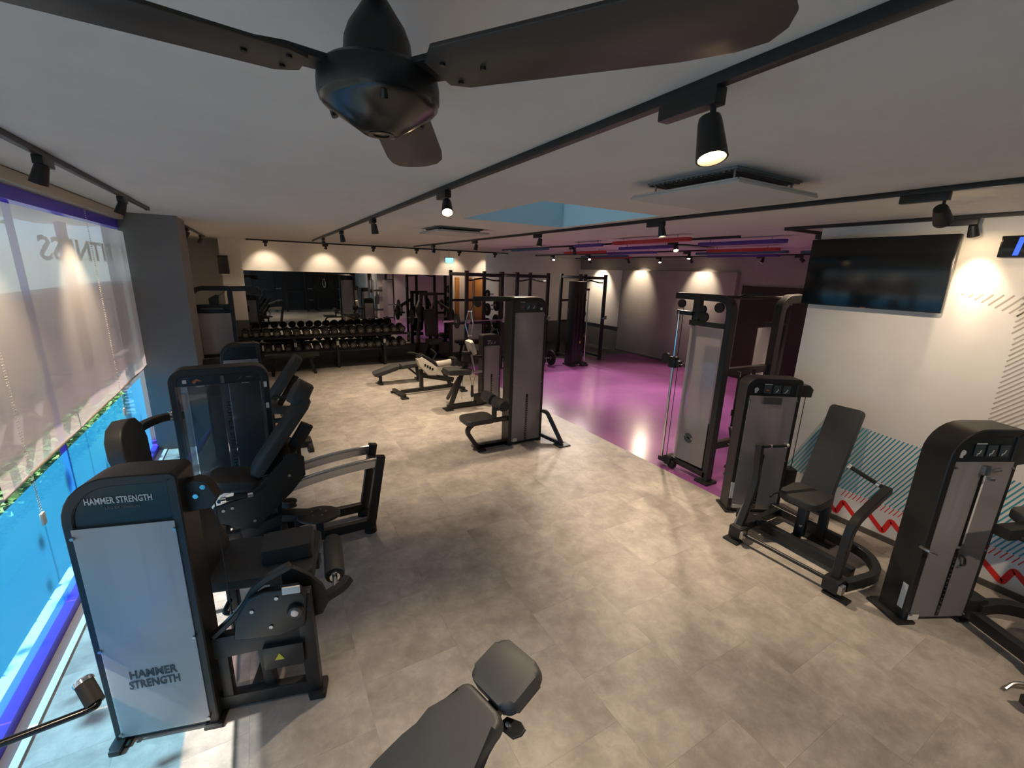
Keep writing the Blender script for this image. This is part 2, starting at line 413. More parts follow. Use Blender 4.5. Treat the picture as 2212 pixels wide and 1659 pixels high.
def blind(name, y0, y1, label, chain_y, nchain):
    t = Thing(name, label, 'blind', (XW + .05, (y0 + y1) / 2, 2.86), 0, 'translucent roller blinds along the windows', world=True)
    def fab(bm):
        n = 24
        A = [bm.verts.new((XW + .045 + .004 * math.sin(i * 1.7), y0 + (y1 - y0) * i / n, 2.715)) for i in range(n + 1)]
        B = [bm.verts.new((XW + .05 + .010 * math.sin(i * .9 + 1), y0 + (y1 - y0) * i / n, 1.15)) for i in range(n + 1)]
        for i in range(n): bm.faces.new((A[i], A[i + 1], B[i + 1], B[i]))
    t.p('fabric', fab, 'blind_fabric')
    t.p('hem_bar', lambda bm: cyl(bm, (XW + .05, y0, 1.145), (XW + .05, y1, 1.145), .009, n=10), 'blind_rail')
    t.p('roller_tube', lambda bm: box(bm, (XW + .005, y0, 2.845), (XW + .075, y1, 2.925), .01), 'blind_rail')
    for cy, zb in chain_y:
        def beads(bm):
            for off in (-.009, .009):
                z = 2.84
                while z > zb:
                    r = bmesh.ops.create_icosphere(bm, subdivisions=1, radius=.0036)
                    for v in r['verts']: v.co += Vector((XW + .105, cy + off, z))
                    z -= .016
        ch = t.p('pull_chain', beads, 'cord_white')
        t.p('chain_weight', lambda bm: box(bm, (XW + .098, cy - .022, zb - .075), (XW + .112, cy + .022, zb), .004), 'cord_white', ch)
    return t
blind('roller_blind', -.4, 3.08, 'beige translucent roller blind hanging above the cyan film, further from the grey column', [], 0)
blind('roller_blind', 3.12, 6.84, 'beige translucent roller blind beside the grey column with two bead chains', [(3.33, .95), (5.3, 1.02)], 2)
# lettering on the outside of the glass, read from the street
lettering(win, 'FITNESS', .26, (XW - .068, 5.75, 2.46), (0, -1, 0), (0, 0, 1), 'sign_dark', width=2.0)
def strokes(bm):
    for (ya, za, yb_, zb_, w) in ((4.05, 1.95, 3.75, 1.25, .11), (4.45, 1.78, 4.10, 1.35, .10), (3.85, 1.62, 3.45, 1.30, .09), (4.75, 2.0, 4.62, 1.82, .09), (3.3, 1.9, 3.3, 1.3, .1),
                            (6.35, 2.0, 6.35, 1.35, .09), (6.1, 1.98, 6.6, 1.98, .07), (6.1, 1.68, 6.6, 1.68, .07), (6.1, 1.38, 6.6, 1.38, .07)):
        beam(bm, (XW - .068, ya, za), (XW - .068, yb_, zb_), .004, w, up=(0, 1, .3), bev=0)
mk('sign_strokes', strokes, 'sign_white', win)
mk('sign_band', lambda bm: box(bm, (XW - .074, 2.4, 1.2), (XW - .071, 7.0, 2.17)), 'sign_red', win)
mk('sign_post', lambda bm: box(bm, (XW - .30, 6.0, .9), (XW - .27, 6.22, 2.74)), 'violet', win)
# column
struct('wall_column', lambda bm: box(bm, (XW, 6.86, 0), (-.77, 7.6, CZ)), 'wall_grey')
struct('wall_pier', lambda bm: box(bm, (-.66, 12.0, 0), (-.25, 13.0, CZ)), 'wall_white')
struct('trim_3', lambda bm: box(bm, (-.67, 11.985, 0), (-.24, 12.0, 1.12)), 'wainscot_grey')
struct('trim_4', lambda bm: box(bm, (XW, 7.6, 0), (XW + .012, 12.99, 1.05)), 'wainscot_grey')
# mirror wall
struct('wall_mirror', lambda bm: box(bm, (-.25, 12.14, 0), (6.0, 12.4, CZ)), 'wall_white')
struct('trim_5', lambda bm: box(bm, (-.25, 12.125, 0), (4.85, 12.14, .33)), 'wainscot_grey')
mir = struct('wall_mirror', lambda bm: box(bm, (-.25, 12.118, .33), (4.85, 12.14, .345)), 'black_steel')
for i in range(4):
    a = -.25 + i * 1.275
    mk('mirror_panel', lambda bm: box(bm, (a + .002, 12.12, .345), (a + 1.273, 12.138, 2.25)), 'mirror', mir)
struct('wall_far', lambda bm: (box(bm, (XW, 12.99, 0), (-.25, 13.2, CZ)), box(bm, (6.0, 12.99, 0), (10.7, 13.2, CZ))), 'wall_white')
struct('trim_6', lambda bm: box(bm, (6.0, 12.97, 0), (10.25, 12.99, .75)), 'wainscot_grey')
# studio walls
struct('wall_studio', lambda bm: box(bm, (10.25, 2.3, 0), (10.45, 13.2, CZ)), 'wall_mauve')
struct('trim_7', lambda bm: box(bm, (10.10, 6.75, 0), (10.25, 10.67, 2.56), .004), 'wall_mauve')
struct('trim_8', lambda bm: box(bm, (10.16, 10.75, .75), (10.25, 12.95, 2.56), .004), 'wall_white')
struct('trim_9', lambda bm: box(bm, (10.2, 10.67, 0), (10.25, 12.97, .75)), 'wainscot_grey')
struct('door_1', lambda bm: box(bm, (10.18, 3.4, 0), (10.25, 6.62, 2.25), .004), 'door_brown')
struct('baseboard_studio', lambda bm: box(bm, (10.085, 6.75, 0), (10.10, 10.67, .06)), 'baseboard_grey')
struct('wall_partition', lambda bm: box(bm, (5.18, 2.31, 0), (10.25, 2.49, CZ)), 'wall_white')
struct('wall_back', lambda bm: box(bm, (-1.5, -3.2, 0), (5.18, -3.0, CZ)), 'wall_dark')
struct('sun_block_canopy', lambda bm: box(bm, (-2.6, -4, 2.86), (XW - .2, 9, 3.0)), 'wall_white')  # unseen canopy, added to keep the sun off the upper window
# outside: pavement, low hedge, a street tree
tag(mk('pavement', lambda bm: box(bm, (-14, -14, -.3), (-1.55, 24, -.14)), 'ground_out'), kind='structure')
def leaves(bm, n, fn, s):
    for _ in range(n):
        p = V(fn()); r = Matrix.Rotation(random.uniform(0, 6.28), 3, 'Z') @ Matrix.Rotation(random.uniform(-1, 1), 3, 'X')
        k = s * random.uniform(.6, 1.3)
        bm.faces.new([bm.verts.new(p + r @ V(a * k, b * k, c * k)) for a, b, c in ((-.5, 0, 0), (0, -.35, .1), (.5, 0, 0), (0, .35, .1))])
hd = Thing('hedge', 'low green leafy hedge outside the windows on the pavement', 'hedge', (-2.15, 3.5, -.14), 0, world=True)
hd.p('foliage', lambda bm: (box(bm, (-2.3, -1, -.14), (-1.98, 8.5, .40)), leaves(bm, 16000, lambda: (random.uniform(-2.34, -1.92), random.uniform(-1, 8.5), random.uniform(.2, .47)), .07)), 'leaf')['kind'] = 'stuff'
for i in range(19): hd.p('stem', lambda bm: cyl(bm, (-2.15, -1 + i * .5, -.14), (-2.15, -1 + i * .5, .2), .012, n=5), 'door_brown')
tr = Thing('street_tree', 'green street tree outside behind the roller blinds', 'tree', (-6.5, 9, -.14), 0, world=True)
tr.p('crown', lambda bm: leaves(bm, 5000, lambda: (random.gauss(-6.5, .7), random.gauss(9, 3.4), min(5.0, random.gauss(4.2, .5))), .16), 'leaf')['kind'] = 'stuff'
tr.p('trunk', lambda bm: cyl(bm, (-6.5, 9, -.14), (-6.5, 9, 4), .1, .06, 10), 'door_brown')
# ------------------------------------------------------------------ ceiling fixtures
def track(name, label, p0, p1, group='black lighting tracks on the ceiling', w=.034, h=.03):
    c = ((p0[0] + p1[0]) / 2, (p0[1] + p1[1]) / 2, CZ)
    t = Thing(name, label, 'lighting track', c, 0, group, world=True)
    t.p('rail', lambda bm: beam(bm, (*p0, CZ - h / 2), (*p1, CZ - h / 2), w, h, bev=.003), 'lamp_black')
    for p, q in ((p0, p1), (p1, p0)):
        d = (V(*q, 0) - V(*p, 0)).normalized() * .02
        t.p('end_cap', lambda bm: beam(bm, (p[0] - d.x, p[1] - d.y, CZ - h / 2 - .001), (p[0] + d.x, p[1] + d.y, CZ - h / 2 - .001), w + .004, h + .004, bev=.003), 'lamp_black')
    return t
track('track_rail', 'black lighting track running above the roller blinds', (-.90, -2.5), (-.90, 6.0))
track('track_rail', 'long black lighting track beside the ceiling fan', (1.13, -2.5), (1.13, 10.6))
track('track_rail', 'black lighting track between the air conditioner and the television wall', (3.34, -2.5), (3.34, 10.6))
track('track_rail', 'black lighting track close to the television wall', (4.78, -2.5), (4.78, 2.72))
track('track_rail', 'short black track leg turning from the television wall into the studio', (4.80, 2.72), (5.9, 2.72))
track('track_rail', 'black lighting track among the coloured baffles', (5.3, 3.6), (5.3, 9.8))
track('track_rail', 'black lighting track in front of the mauve studio wall', (9.55, 3.0), (9.55, 12.4))
track('track_rail', 'black lighting track along the mirror wall', (-.1, 11.55), (6.4, 11.55))
track('track_rail', 'black lighting track over the weight rack frame', (7.55, 5.6), (7.55, 11.8))
def spot(label, x, y, aim, energy, col=(1, .72, .42), size=70, blend=.6, drop=.09, along='y', r=.036, L=.10, bulb='bulb_warm', group='black track spotlights', on=True, boxlen=.16, core=0):
    t = Thing('track_spotlight', label, 'spotlight', (x, y, CZ - .03), 0, group)
    bx = (.035, boxlen / 2, .045) if along == 'y' else (boxlen / 2, .035, .045)
    t.p('adapter', lambda bm: box(bm, (-bx[0] / 1.6, -bx[1], -.045), (bx[0] / 1.6, bx[1], .0), .004), 'lamp_black')
    d = V(aim).normalized(); piv = V(0, (-boxlen / 2 + .02) if along == 'y' else 0, -drop)
    t.p('arm', lambda bm: (tube(bm, [(piv.x, piv.y, -.04), (piv.x, piv.y, -drop + .01), piv - d * .02], .008, 8)), 'lamp_black')
    a = piv - d * L * .35; b = piv + d * L * .65
    x_, y_ = frame_from(d)
    hd_ = t.p('head', lambda bm: lathe(bm, [(0, 0), (r * .72, 0), (r * .8, L * .12), (r, L * .8), (r * 1.05, L), (r * .93, L), (r * .82, L * .86), (0, L * .86)], a, d, 20), 'lamp_black')
    t.p('lens', lambda bm: lathe(bm, [(0, 0), (r * .8, 0), (r * .8, .002), (0, .004)], a + d * (L * .875), d, 20), bulb if on else 'lamp_inner', hd_)
    if on and energy:
        ld = bpy.data.lights.new('spot_beam', 'SPOT'); ld.energy = energy; ld.color = col; ld.spot_size = math.radians(size); ld.spot_blend = blend; ld.shadow_soft_size = .03
        lo = bpy.data.objects.new('spot_beam', ld); C.objects.link(lo); lo.parent = t.e
        lo.location = a + d * (L + .012); lo.rotation_euler = d.to_track_quat('-Z', 'Y').to_euler()
    if core:
        l2 = bpy.data.lights.new('spot_core', 'SPOT'); l2.energy = core; l2.color = col; l2.spot_size = math.radians(26); l2.spot_blend = 1.0; l2.shadow_soft_size = .02
        lo2 = bpy.data.objects.new('spot_core', l2); C.objects.link(lo2); lo2.parent = t.e; lo2.location = lo.location; lo2.rotation_euler = lo.rotation_euler
    return t
WARM = (1, .78, .54)
E1 = 105
# track beside the fan
spot('lit black track spotlight below the fan track, pointing down at the floor', 1.13, .98, (-.10, -.30, -1), E1, WARM, 80, .9, drop=.11, r=.040, L=.115, boxlen=.2)
spot('lit black spotlight on the fan track next to the blue skylight well', 1.13, 2.93, (-.25, -.75, -1), E1, WARM, 80, .9, drop=.09)
for yy_, o_ in ((5.0, 'first'), (7.0, 'second'), (9.0, 'third')):
    spot('lit black spotlight on the fan track, %s one past the skylight well' % o_, 1.13, yy_, (.15, .1, -1), E1 * 1.45, WARM, 80, .9)
# track by the television
spot('black track spotlight turned to the wall beside the television', 3.34, 1.16, (1.66, .10, -1.0), 50, WARM, 95, 1.0, drop=.11, r=.042, L=.115, boxlen=.22)
spot('black spotlight with a pale lit rim on the track left of the television', 3.34, 3.14, (.02, -.22, -1), E1 * 2.0, WARM, 76, .9, drop=.075, boxlen=.2)
for yy_, o_ in ((5.2, 'first'), (7.2, 'second'), (9.3, 'third')):
    spot('lit black spotlight on the television side track, %s one past the skylight well' % o_, 3.34, yy_, (-.15, .1, -1), E1 * 1.45, WARM, 80, .9)
spot('added black fill spotlight behind the television spotlight, out of view', 3.34, -.8, (.2, .3, -1), E1, WARM, 80, .9)  # unseen spot, added as general fill for the room
spot('small black spotlight hanging on the track close to the television wall', 4.78, 1.40, (.44, -.10, -1), 16, WARM, 58, .8, drop=.075, r=.034, L=.085, boxlen=.2, core=14)
# blind side
spot('black spotlight over the roller blinds, the one away from the grey column', -.90, 3.36, (-.36, .15, -1), 48, WARM, 75, .8, drop=.075, r=.036, L=.10)
spot('black spotlight over the roller blinds next to the grey column', -.90, 4.97, (-.36, .05, -1), 48, WARM, 75, .8, drop=.075, r=.036, L=.10)
for yy_ in (.8, ):
    spot('black spotlight over the roller blinds behind the ceiling fan', -.90, yy_, (.1, .05, -1), 48, WARM, 75, .8)
track('track_rail', 'short black lighting track behind the grey column', (-.85, 7.9), (-.85, 11.3))
spot('lit spotlight behind the grey column washing the white side wall', -.85, 8.6, (-.5, .1, -.8), 40, WARM, 80, .8)
spot('lit spotlight near the white pier washing the side wall', -.85, 10.6, (-.45, .2, -.8), 40, WARM, 80, .8)
# studio
for (x, y, aim, e, lab, b) in (
    (5.3, 4.62, (-.45, -.6, -1), 133, 'bright warm spotlight among the red and purple baffles', 'bulb_warm'),
    (5.3, 7.0, (.3, .1, -1), 152, 'lit spotlight on the baffle track farther from the television', 'bulb_white'),
    (7.55, 6.2, (-.3, -.2, -1), 171, 'lit spotlight over the purple floor ahead of the weight rack', 'bulb_white'),
    (7.55, 9.3, (-.45, -.75, -1), 171, 'bright white spotlight directly above the weight rack', 'bulb_white'),
    (7.55, 10.9, (-.5, -.7, -1), 152, 'bright white spotlight behind the weight rack', 'bulb_white'),
    (9.55, 9.95, (.55, 0, -.62), 57, 'spotlight washing the mauve wall beside the white panel', 'bulb_warm'),
    (9.55, 7.75, (.55, 0, -.62), 57, 'spotlight washing the mauve wall nearer the brown door', 'bulb_warm'),
    (9.55, 11.7, (.5, .05, -.7), 79, 'spotlight washing the white panel in the far corner', 'bulb_warm'),
    (9.55, 8.75, (-.55, -.5, -1), 114, 'spotlight turned towards the room between the two mauve wall washers', 'bulb_warm'),
    (9.55, 5.9, (-.2, .2, -1), 104, 'spotlight in front of the brown door, pointing straight down', 'bulb_warm'),
    (9.55, 5.1, (.5, -.6, -.8), 66, 'tilted spotlight in front of the brown door', 'bulb_warm'),
    (5.45, 2.72, (.3, .4, -1), 114, 'spotlight on the short track leg behind the television', 'bulb_warm')):
    spot(lab, x, y, aim, e, (1, .78, .55) if b == 'bulb_warm' else (1, .86, .74), 80, .7, bulb=b, group='track spotlights in the studio', drop=.08, along='x' if y == 2.72 else 'y')
for i, x in enumerate((.25, 1.5, 2.6, 3.7, 4.9, 6.0)):
    spot('small spotlight above the mirror, %s one from the white pier' % ORD[i], x, 11.55, (0, .55, -.55), 16, WARM, 80, .7, along='x', group='spotlights along the mirror wall', drop=.06, r=.03, L=.08)
# ceiling fan
HX, HY, BZ = .215, .855, 2.705
fan = Thing('ceiling_fan', 'dark three-blade ceiling fan with a black motor and bronze cap', 'ceiling fan', (HX, HY, CZ))
z = lambda a: a - CZ
fan.p('down_rod', lambda bm: cyl(bm, (0, 0, z(2.80)), (0, 0, 0), .014, n=14), 'fan_black')
fan.p('canopy', lambda bm: lathe(bm, [(.055, 0), (.05, -.02), (.02, -.045), (0, -.045)], (0, 0, 0), (0, 0, 1)), 'fan_black')
fan.p('motor_dome', lambda bm: lathe(bm, [(0, z(2.825)), (.020, z(2.823)), (.032, z(2.805)), (.046, z(2.785)), (.054, z(2.765)), (.057, z(2.735)), (.059, z(2.72))], (0, 0, 0), (0, 0, 1), 32), 'fan_black')
mo = fan.p('motor_housing', lambda bm: lathe(bm, [(0, z(2.725)), (.088, z(2.722)), (.098, z(2.714)), (.101, z(2.70)), (.101, z(2.680)), (.098, z(2.674))], (0, 0, 0), (0, 0, 1), 40), 'fan_black')
cp = fan.p('bottom_cap', lambda bm: lathe(bm, [(.099, z(2.677)), (.098, z(2.671)), (.091, z(2.664)), (.060, z(2.645)), (.030, z(2.626)), (.0, z(2.626))], (0, 0, 0), (0, 0, 1), 40), 'fan_cap')
fan.p('badge', lambda bm: lathe(bm, [(.015, z(2.6275)), (.021, z(2.6275)), (.022, z(2.6245)), (.014, z(2.6245)), (.015, z(2.6275))], (0, 0, 0), (0, 0, 1), 24), 'fan_black', cp)
for i in range(3):
    a = math.radians(20 + i * 120); fan.p('screw', lambda bm: cyl(bm, (.086 * math.cos(a), .086 * math.sin(a), z(2.656)), (.09 * math.cos(a), .09 * math.sin(a), z(2.668)), .006, n=8), 'fan_black', cp)
for ang in (66, -54, 186):
    a = math.radians(ang); r = V(math.cos(a), math.sin(a), 0); s = V(-math.sin(a), math.cos(a), 0); tilt = math.radians(-5)
    sx = (s * math.cos(tilt) + V(0, 0, math.sin(tilt)))
    prof = [(.135, -.052), (.15, -.068), (.46, -.080), (.53, -.077), (.58, -.060), (.605, -.03), (.613, 0), (.608, .03), (.59, .055), (.55, .068), (.48, .070), (.15, .052), (.12, .036), (.118, -.036)]
    bl = fan.p('blade', lambda bm: prism(bm, prof, (0, 0, z(BZ)), r, sx, .006, .002), 'fan_brown')
    fan.p('blade_iron', lambda bm: prism(bm, [(.08, -.03), (.15, -.035), (.19, -.02), (.19, .02), (.15, .035), (.08, .03)], V(0, 0, z(BZ) + .008), r, sx, .01, .002), 'fan_black', bl)
    for q in ((.145, -.028), (.145, .028), (.20, 0)):
        c_ = V(0, 0, z(BZ)) + r * q[0] + sx * q[1]
        fan.p('screw', lambda bm: cyl(bm, c_ - V(0, 0, .007), c_ + V(0, 0, .006), .0045, n=8), 'fan_black', bl)
# air conditioner with dropped panel
def cassette(label, x0, x1, y0, y1, drop):
    t = Thing('air_conditioner', label, 'air conditioner', ((x0 + x1) / 2, (y0 + y1) / 2, CZ), 0, 'ceiling cassette air conditioners')
    w, h = (x1 - x0) / 2, (y1 - y0) / 2
    g = t.p('intake_grille', lambda bm: box(bm, (-w * .82, -h * .82, -.012), (w * .82, h * .82, 0), .004), 'grille')
    for i in range(18):
        yy = -h * .78 + i * h * 1.56 / 17
        t.p('slat', lambda bm: box(bm, (-w * .8, yy - .006, -.018), (w * .8, yy + .006, -.011)), 'grille', g)
    t.p('drop_panel', lambda bm: box(bm, (-w, -h, -drop - .016), (w, h, -drop), .006), 'panel_white')
    t.p('panel_rim', lambda bm: [beam(bm, (sx * w * .97, -h * .97, -drop + .004), (sx * w * .97, h * .97, -drop + .004), .02, .010) for sx in (-1, 1)] + [beam(bm, (-w * .97, sy * h * .97, -drop + .004), (w * .97, sy * h * .97, -drop + .004), .02, .010) for sy in (-1, 1)], 'panel_white')
    for sx in (-1, 1):
        for sy in (-1, 1): t.p('rod', lambda bm: cyl(bm, (sx * w * .72, sy * h * .72, -drop), (sx * w * .72, sy * h * .72, -.008), .006, n=8), 'steel')
    return t
cassette('grey ceiling cassette air conditioner with a dropped square panel, beside the lit fan track spotlight', 2.0, 2.70, 1.40, 2.10, .075)
cassette('grey ceiling cassette air conditioner beyond the blue skylight well', 2.0, 2.72, 5.4, 6.1, .05)
cassette('ceiling cassette air conditioner between the coloured baffles', 6.1, 6.9, 5.1, 5.8, .03)
# coloured acoustic baffles
for (x, y0, y1, c, lab) in (
    (4.74, 3.86, 5.25, 'red', 'red acoustic baffle next to the television side track'), (5.6, 3.16, 4.41, 'purple', 'purple acoustic baffle ending behind the television'),
    (7.0, 4.04, 5.32, 'red', 'red acoustic baffle in the middle of the studio ceiling'), (5.72, 4.95, 6.17, 'purple', 'purple acoustic baffle beside the studio air conditioner'),
    (4.85, 5.64, 6.35, 'purple', 'short purple acoustic baffle above the edge of the purple floor'), (7.9, 8.2, 10.0, 'blue', 'blue acoustic baffle above the weight rack'),
    (7.7, 4.3, 6.1, 'blue', 'blue acoustic baffle behind the red one'), (8.6, 8.8, 10.6, 'red', 'red acoustic baffle near the mauve wall'),
    (7.9, 3.0, 4.2, 'blue', 'blue acoustic baffle nearest the brown door'), (6.3, 7.2, 8.6, 'red', 'red acoustic baffle before the weight rack'),
    (6.9, 6.4, 7.8, 'purple', 'purple acoustic baffle above the middle of the purple floor'), (5.0, 7.4, 8.8, 'blue', 'blue acoustic baffle above the purple floor edge'),
    (8.7, 5.0, 6.6, 'purple', 'purple acoustic baffle before the brown door')):
    t = Thing('acoustic_baffle', lab, 'ceiling baffle', (x, (y0 + y1) / 2, CZ), 0, 'coloured baffles on the studio ceiling')
    hl = (y1 - y0) / 2
    t.p('board', lambda bm: prism(bm, rrect(.11, hl * 2, .05), (0, 0, -.065), (1, 0, 0), (0, 1, 0), .045, .006), 'baffle_' + c)
    for s_ in (-1, 1): t.p('hanger', lambda bm: cyl(bm, (0, s_ * hl * .7, -.045), (0, s_ * hl * .7, 0), .006, n=8), 'steel')
# exit sign, loudspeaker
t = Thing('exit_sign', 'small green lit exit sign hanging from the ceiling near the mirror wall', 'exit sign', (4.38, 11.0, CZ))
t.p('rod', lambda bm: cyl(bm, (0, 0, -.22), (0, 0, 0), .008, n=8), 'steel')
t.p('case', lambda bm: box(bm, (-.12, -.02, -.36), (.12, .02, -.22), .006), 'pvc_white')
t.p('face', lambda bm: box(bm, (-.105, -.023, -.35), (.105, -.02, -.23), .002), 'exit_green')
t = Thing('loudspeaker', 'black wall loudspeaker on a bracket high on the white pier', 'loudspeaker', (-.60, 11.98, 2.35))
t.p('cabinet', lambda bm: box(bm, (-.10, -.24, -.17), (.10, -.05, .20), .015, rot=('X', 12)), 'black_steel')
t.p('bracket', lambda bm: beam(bm, (0, -.1, .02), (0, 0, .02), .04, .05), 'black_steel')
# television and small screen
t = Thing('television', 'large switched-off television mounted on the white wall', 'television', (5.0, 1.955, 2.48))
b_ = t.p('bezel', lambda bm: box(bm, (-.12, -.55, -.305), (-.075, .55, .325), .006), 'black_gloss')
t.p('screen', lambda bm: box(bm, (-.1225, -.54, -.292), (-.1195, .54, .317), .001), 'screen_off', b_)
t.p('wall_mount', lambda bm: (box(bm, (-.08, -.2, -.15), (-.01, .2, .15), .006), box(bm, (-.012, -.3, -.2), (0, .3, .2), .003)), 'black_steel')
t.p('indicator', lambda bm: box(bm, (-.124, -.02, -.303), (-.120, .02, -.297)), 'red_print')
t = Thing('wall_display', 'small wall display glowing blue near the television', 'display', (5.0, .93, 2.70))
b_ = t.p('bezel', lambda bm: box(bm, (-.06, -.26, -.078), (-.02, .26, .078), .004), 'black_gloss')
t.p('screen', lambda bm: box(bm, (-.062, -.25, -.07), (-.0595, .25, .07), .001), 'screen_off', b_)
t.p('glow_bar', lambda bm: prism(bm, [(-.02, -.065), (.01, -.065), (.025, .065), (-.005, .065)], (-.0635, .16, 0), (0, -1, 0), (0, 0, 1), .001), 'screen_blue', b_)
t.p('bracket', lambda bm: box(bm, (-.03, -.05, -.05), (0, .05, .05), .004), 'black_steel')
# ------------------------------------------------------------------ strength machines
def arc_path(W_, H_, ft, rl, rr, z0, n=7):
    a = ft / 2; P = [V(a, 0, z0)]
    def corner(cx, cz, r, a0, a1):
        return [V(cx + r * math.cos(math.radians(a0 + (a1 - a0) * k / n)), 0, cz + r * math.sin(math.radians(a0 + (a1 - a0) * k / n))) for k in range(n + 1)]
    rl = max(rl, .006); rr = max(rr, .006)
    P += corner(a + rl, H_ - a - rl, rl, 180, 90); P += corner(W_ - a - rr, H_ - a - rr, rr, 90, 0); P.append(V(W_ - a, 0, z0)); return P
def tower(t, W_, D, H_, rl=.02, rr=.02, ft=.05, hh=.16, shroud='frosted', stack=True, z0=.0, hd='dark_panel', sh_top=None, back=True, bolts=True, stack_h=.55, slot=True, foot=True):
    fr = t.p('tower_frame', lambda bm: sweep(bm, [p + V(0, D / 2, 0) for p in arc_path(W_, H_, ft, rl, rr, z0)], rect(D, ft, .006), fixed=(0, 1, 0)), 'black_steel')
    zt = (H_ - ft - hh) if sh_top is None else sh_top
    def header(bm):
        n = 6; pts = []
        for r, cx, a0, a1 in ((max(rl - ft / 2, .004), 0, 180, 90), (max(rr - ft / 2, .004), 1, 90, 0)):
            c = (ft + r) if cx == 0 else (W_ - ft - r)
            for k in range(n + 1):
                a = math.radians(a0 + (a1 - a0) * k / n); pts.append((c + r * math.cos(a), H_ - ft - r + r * math.sin(a)))
        pts = [(ft, zt)] + pts + [(W_ - ft, zt)]
        prism(bm, pts, (0, D / 2, 0), (1, 0, 0), (0, 0, 1), D - .02)
    h = t.p('header_panel', header, hd)
    t.p('base_bar', lambda bm: box(bm, (ft, .01, z0 + .02), (W_ - ft, D - .01, z0 + .07), .004), 'black_steel')
    sp = t.p('shroud', lambda bm: box(bm, (ft * .75, -.008, z0 + .05), (W_ - ft * .75, -.003, zt + .01), .002), shroud)
    if back: t.p('rear_shroud', lambda bm: box(bm, (ft * .75, D + .003, z0 + .05), (W_ - ft * .75, D + .008, zt + .01), .002), shroud)
    if bolts:
        for u in (ft * .8, W_ - ft * .8):
            for zz in (z0 + .075, z0 + (zt) * .48, zt - .03):
                t.p('standoff', lambda bm: cyl(bm, (u, -.018, zz), (u, .01, zz), .008, n=10), 'steel')
    if stack:
        cu = W_ / 2; w = W_ * .36
        def plates(bm):
            n = int(stack_h / .034)
            for i in range(n): box(bm, (cu - w, D * .15, z0 + .09 + i * .034), (cu + w, D * .85, z0 + .09 + i * .034 + .030), .003, seg=1)
        s_ = t.p('weight_stack', plates, 'kettle'); s_['kind'] = 'stuff'
        for du in (-.6, .6): t.p('guide_rod', lambda bm: cyl(bm, (cu + du * w, D / 2, z0 + .07), (cu + du * w, D / 2, zt + .02), .008, n=8), 'chrome')
        t.p('cable', lambda bm: cyl(bm, (cu, D / 2, z0 + .09 + stack_h), (cu, D / 2, zt + .02), .004, n=6), 'black_steel')
        if slot:
            sl = t.p('selector_strip', lambda bm: box(bm, (cu - .014, -.011, z0 + .06), (cu + .014, -.007, z0 + .09 + stack_h + .03), .001), 'black_gloss')
            for i in range(int(stack_h / .034)):
                t.p('pin_hole', lambda bm: cyl(bm, (cu, -.013, z0 + .105 + i * .034), (cu, -.0105, z0 + .105 + i * .034), .006, n=6), 'steel', sl)
    if foot: 
        t.p('foot_plate', lambda bm: box(bm, (-.02, -.025, 0), (ft + .02, D + .05, .018), .004), 'black_steel')
        t.p('foot_plate', lambda bm: box(bm, (W_ - ft - .02, -.02, 0), (W_ + .02, D + .02, .018), .004), 'black_steel')
    return fr, h, zt
def placard(t, par, u0, z, cols, v=-.004, s=.05, gap=.062, bar=True):
    """instruction plate pictograms on a header"""
    for i, m in enumerate(cols):
        f_ = t.p('instruction_plate', lambda bm: box(bm, (u0 + i * gap, v - .003, z), (u0 + i * gap + s, v, z + s * 1.15), .001), 'dark_print', par)
        c = u0 + i * gap + s / 2
        if m == 'red': t.p('pictogram', lambda bm: box(bm, (c - .014, v - .0045, z + .022), (c + .014, v - .003, z + .038), .001), 'red_print', f_)
        else: t.p('pictogram', lambda bm: (beam(bm, (c - .012, v - .004, z + .018), (c + .002, v - .004, z + .02), .002, .006, bev=0), beam(bm, (c + .002, v - .004, z + .02), (c + .012, v - .004, z + .046), .002, .006, bev=0), beam(bm, (c - .012, v - .004, z + .018), (c - .012, v - .004, z + .005), .002, .005, bev=0)), 'white_print', f_)
    if bar: t.p('name_strip', lambda bm: box(bm, (u0, v - .004, z + s * 1.15 + .006), (u0 + .075, v - .001, z + s * 1.15 + .014)), 'white_print', par)
# ---- leg extension (front left)
t = Thing('leg_extension_machine', 'black leg extension machine with frosted weight tower nearest the cyan window film', 'gym machine', (-.85, 2.435, 0), -15, 'selectorised strength machines')
fr, h, zt = tower(t, .462, .165, 1.475, .19, .012, .046, .20, stack_h=.45, slot=False, shroud='frosted_dense')
lettering(h, 'HAMMER STRENGTH', .044, (.225, .0075, 1.36), (1, 0, 0), (0, 0, 1), 'white_print', width=.255)
lettering(h, 'LEG EXTENSION', .017, (.235, .0075, 1.325), (1, 0, 0), (0, 0, 1), 'grey_print', width=.13)
sh = [c for c in t.e.children if c.name.startswith('shroud')][0]
lettering(sh, 'HAMMER', .066, (.225, -.010, .42), (1, 0, 0), (0, 0, 1), 'dark_print', width=.20)
lettering(sh, 'STRENGTH', .066, (.225, -.010, .36), (1, 0, 0), (0, 0, 1), 'dark_print', width=.215)
t.p('lower_back_plate', lambda bm: box(bm, (.09, .02, .06), (.39, .03, .58), .004), 'dark_print')
t.p('front_foot', lambda bm: box(bm, (-.005, -.06, 0), (.045, .01, .03), .006), 'black_steel')
t.p('cable_bracket', lambda bm: prism(bm, [(.45, 1.235), (.555, 1.25), (.585, 1.30), (.545, 1.385), (.50, 1.40), (.45, 1.385)], (0, .10, 0), (1, 0, 0), (0, 0, 1), .07, .004), 'black_steel')
for q in ((.50, 1.32), (.535, 1.365)): t.p('bolt', lambda bm: cyl(bm, (q[0], .055, q[1]), (q[0], .066, q[1]), .012, n=10), 'chrome')
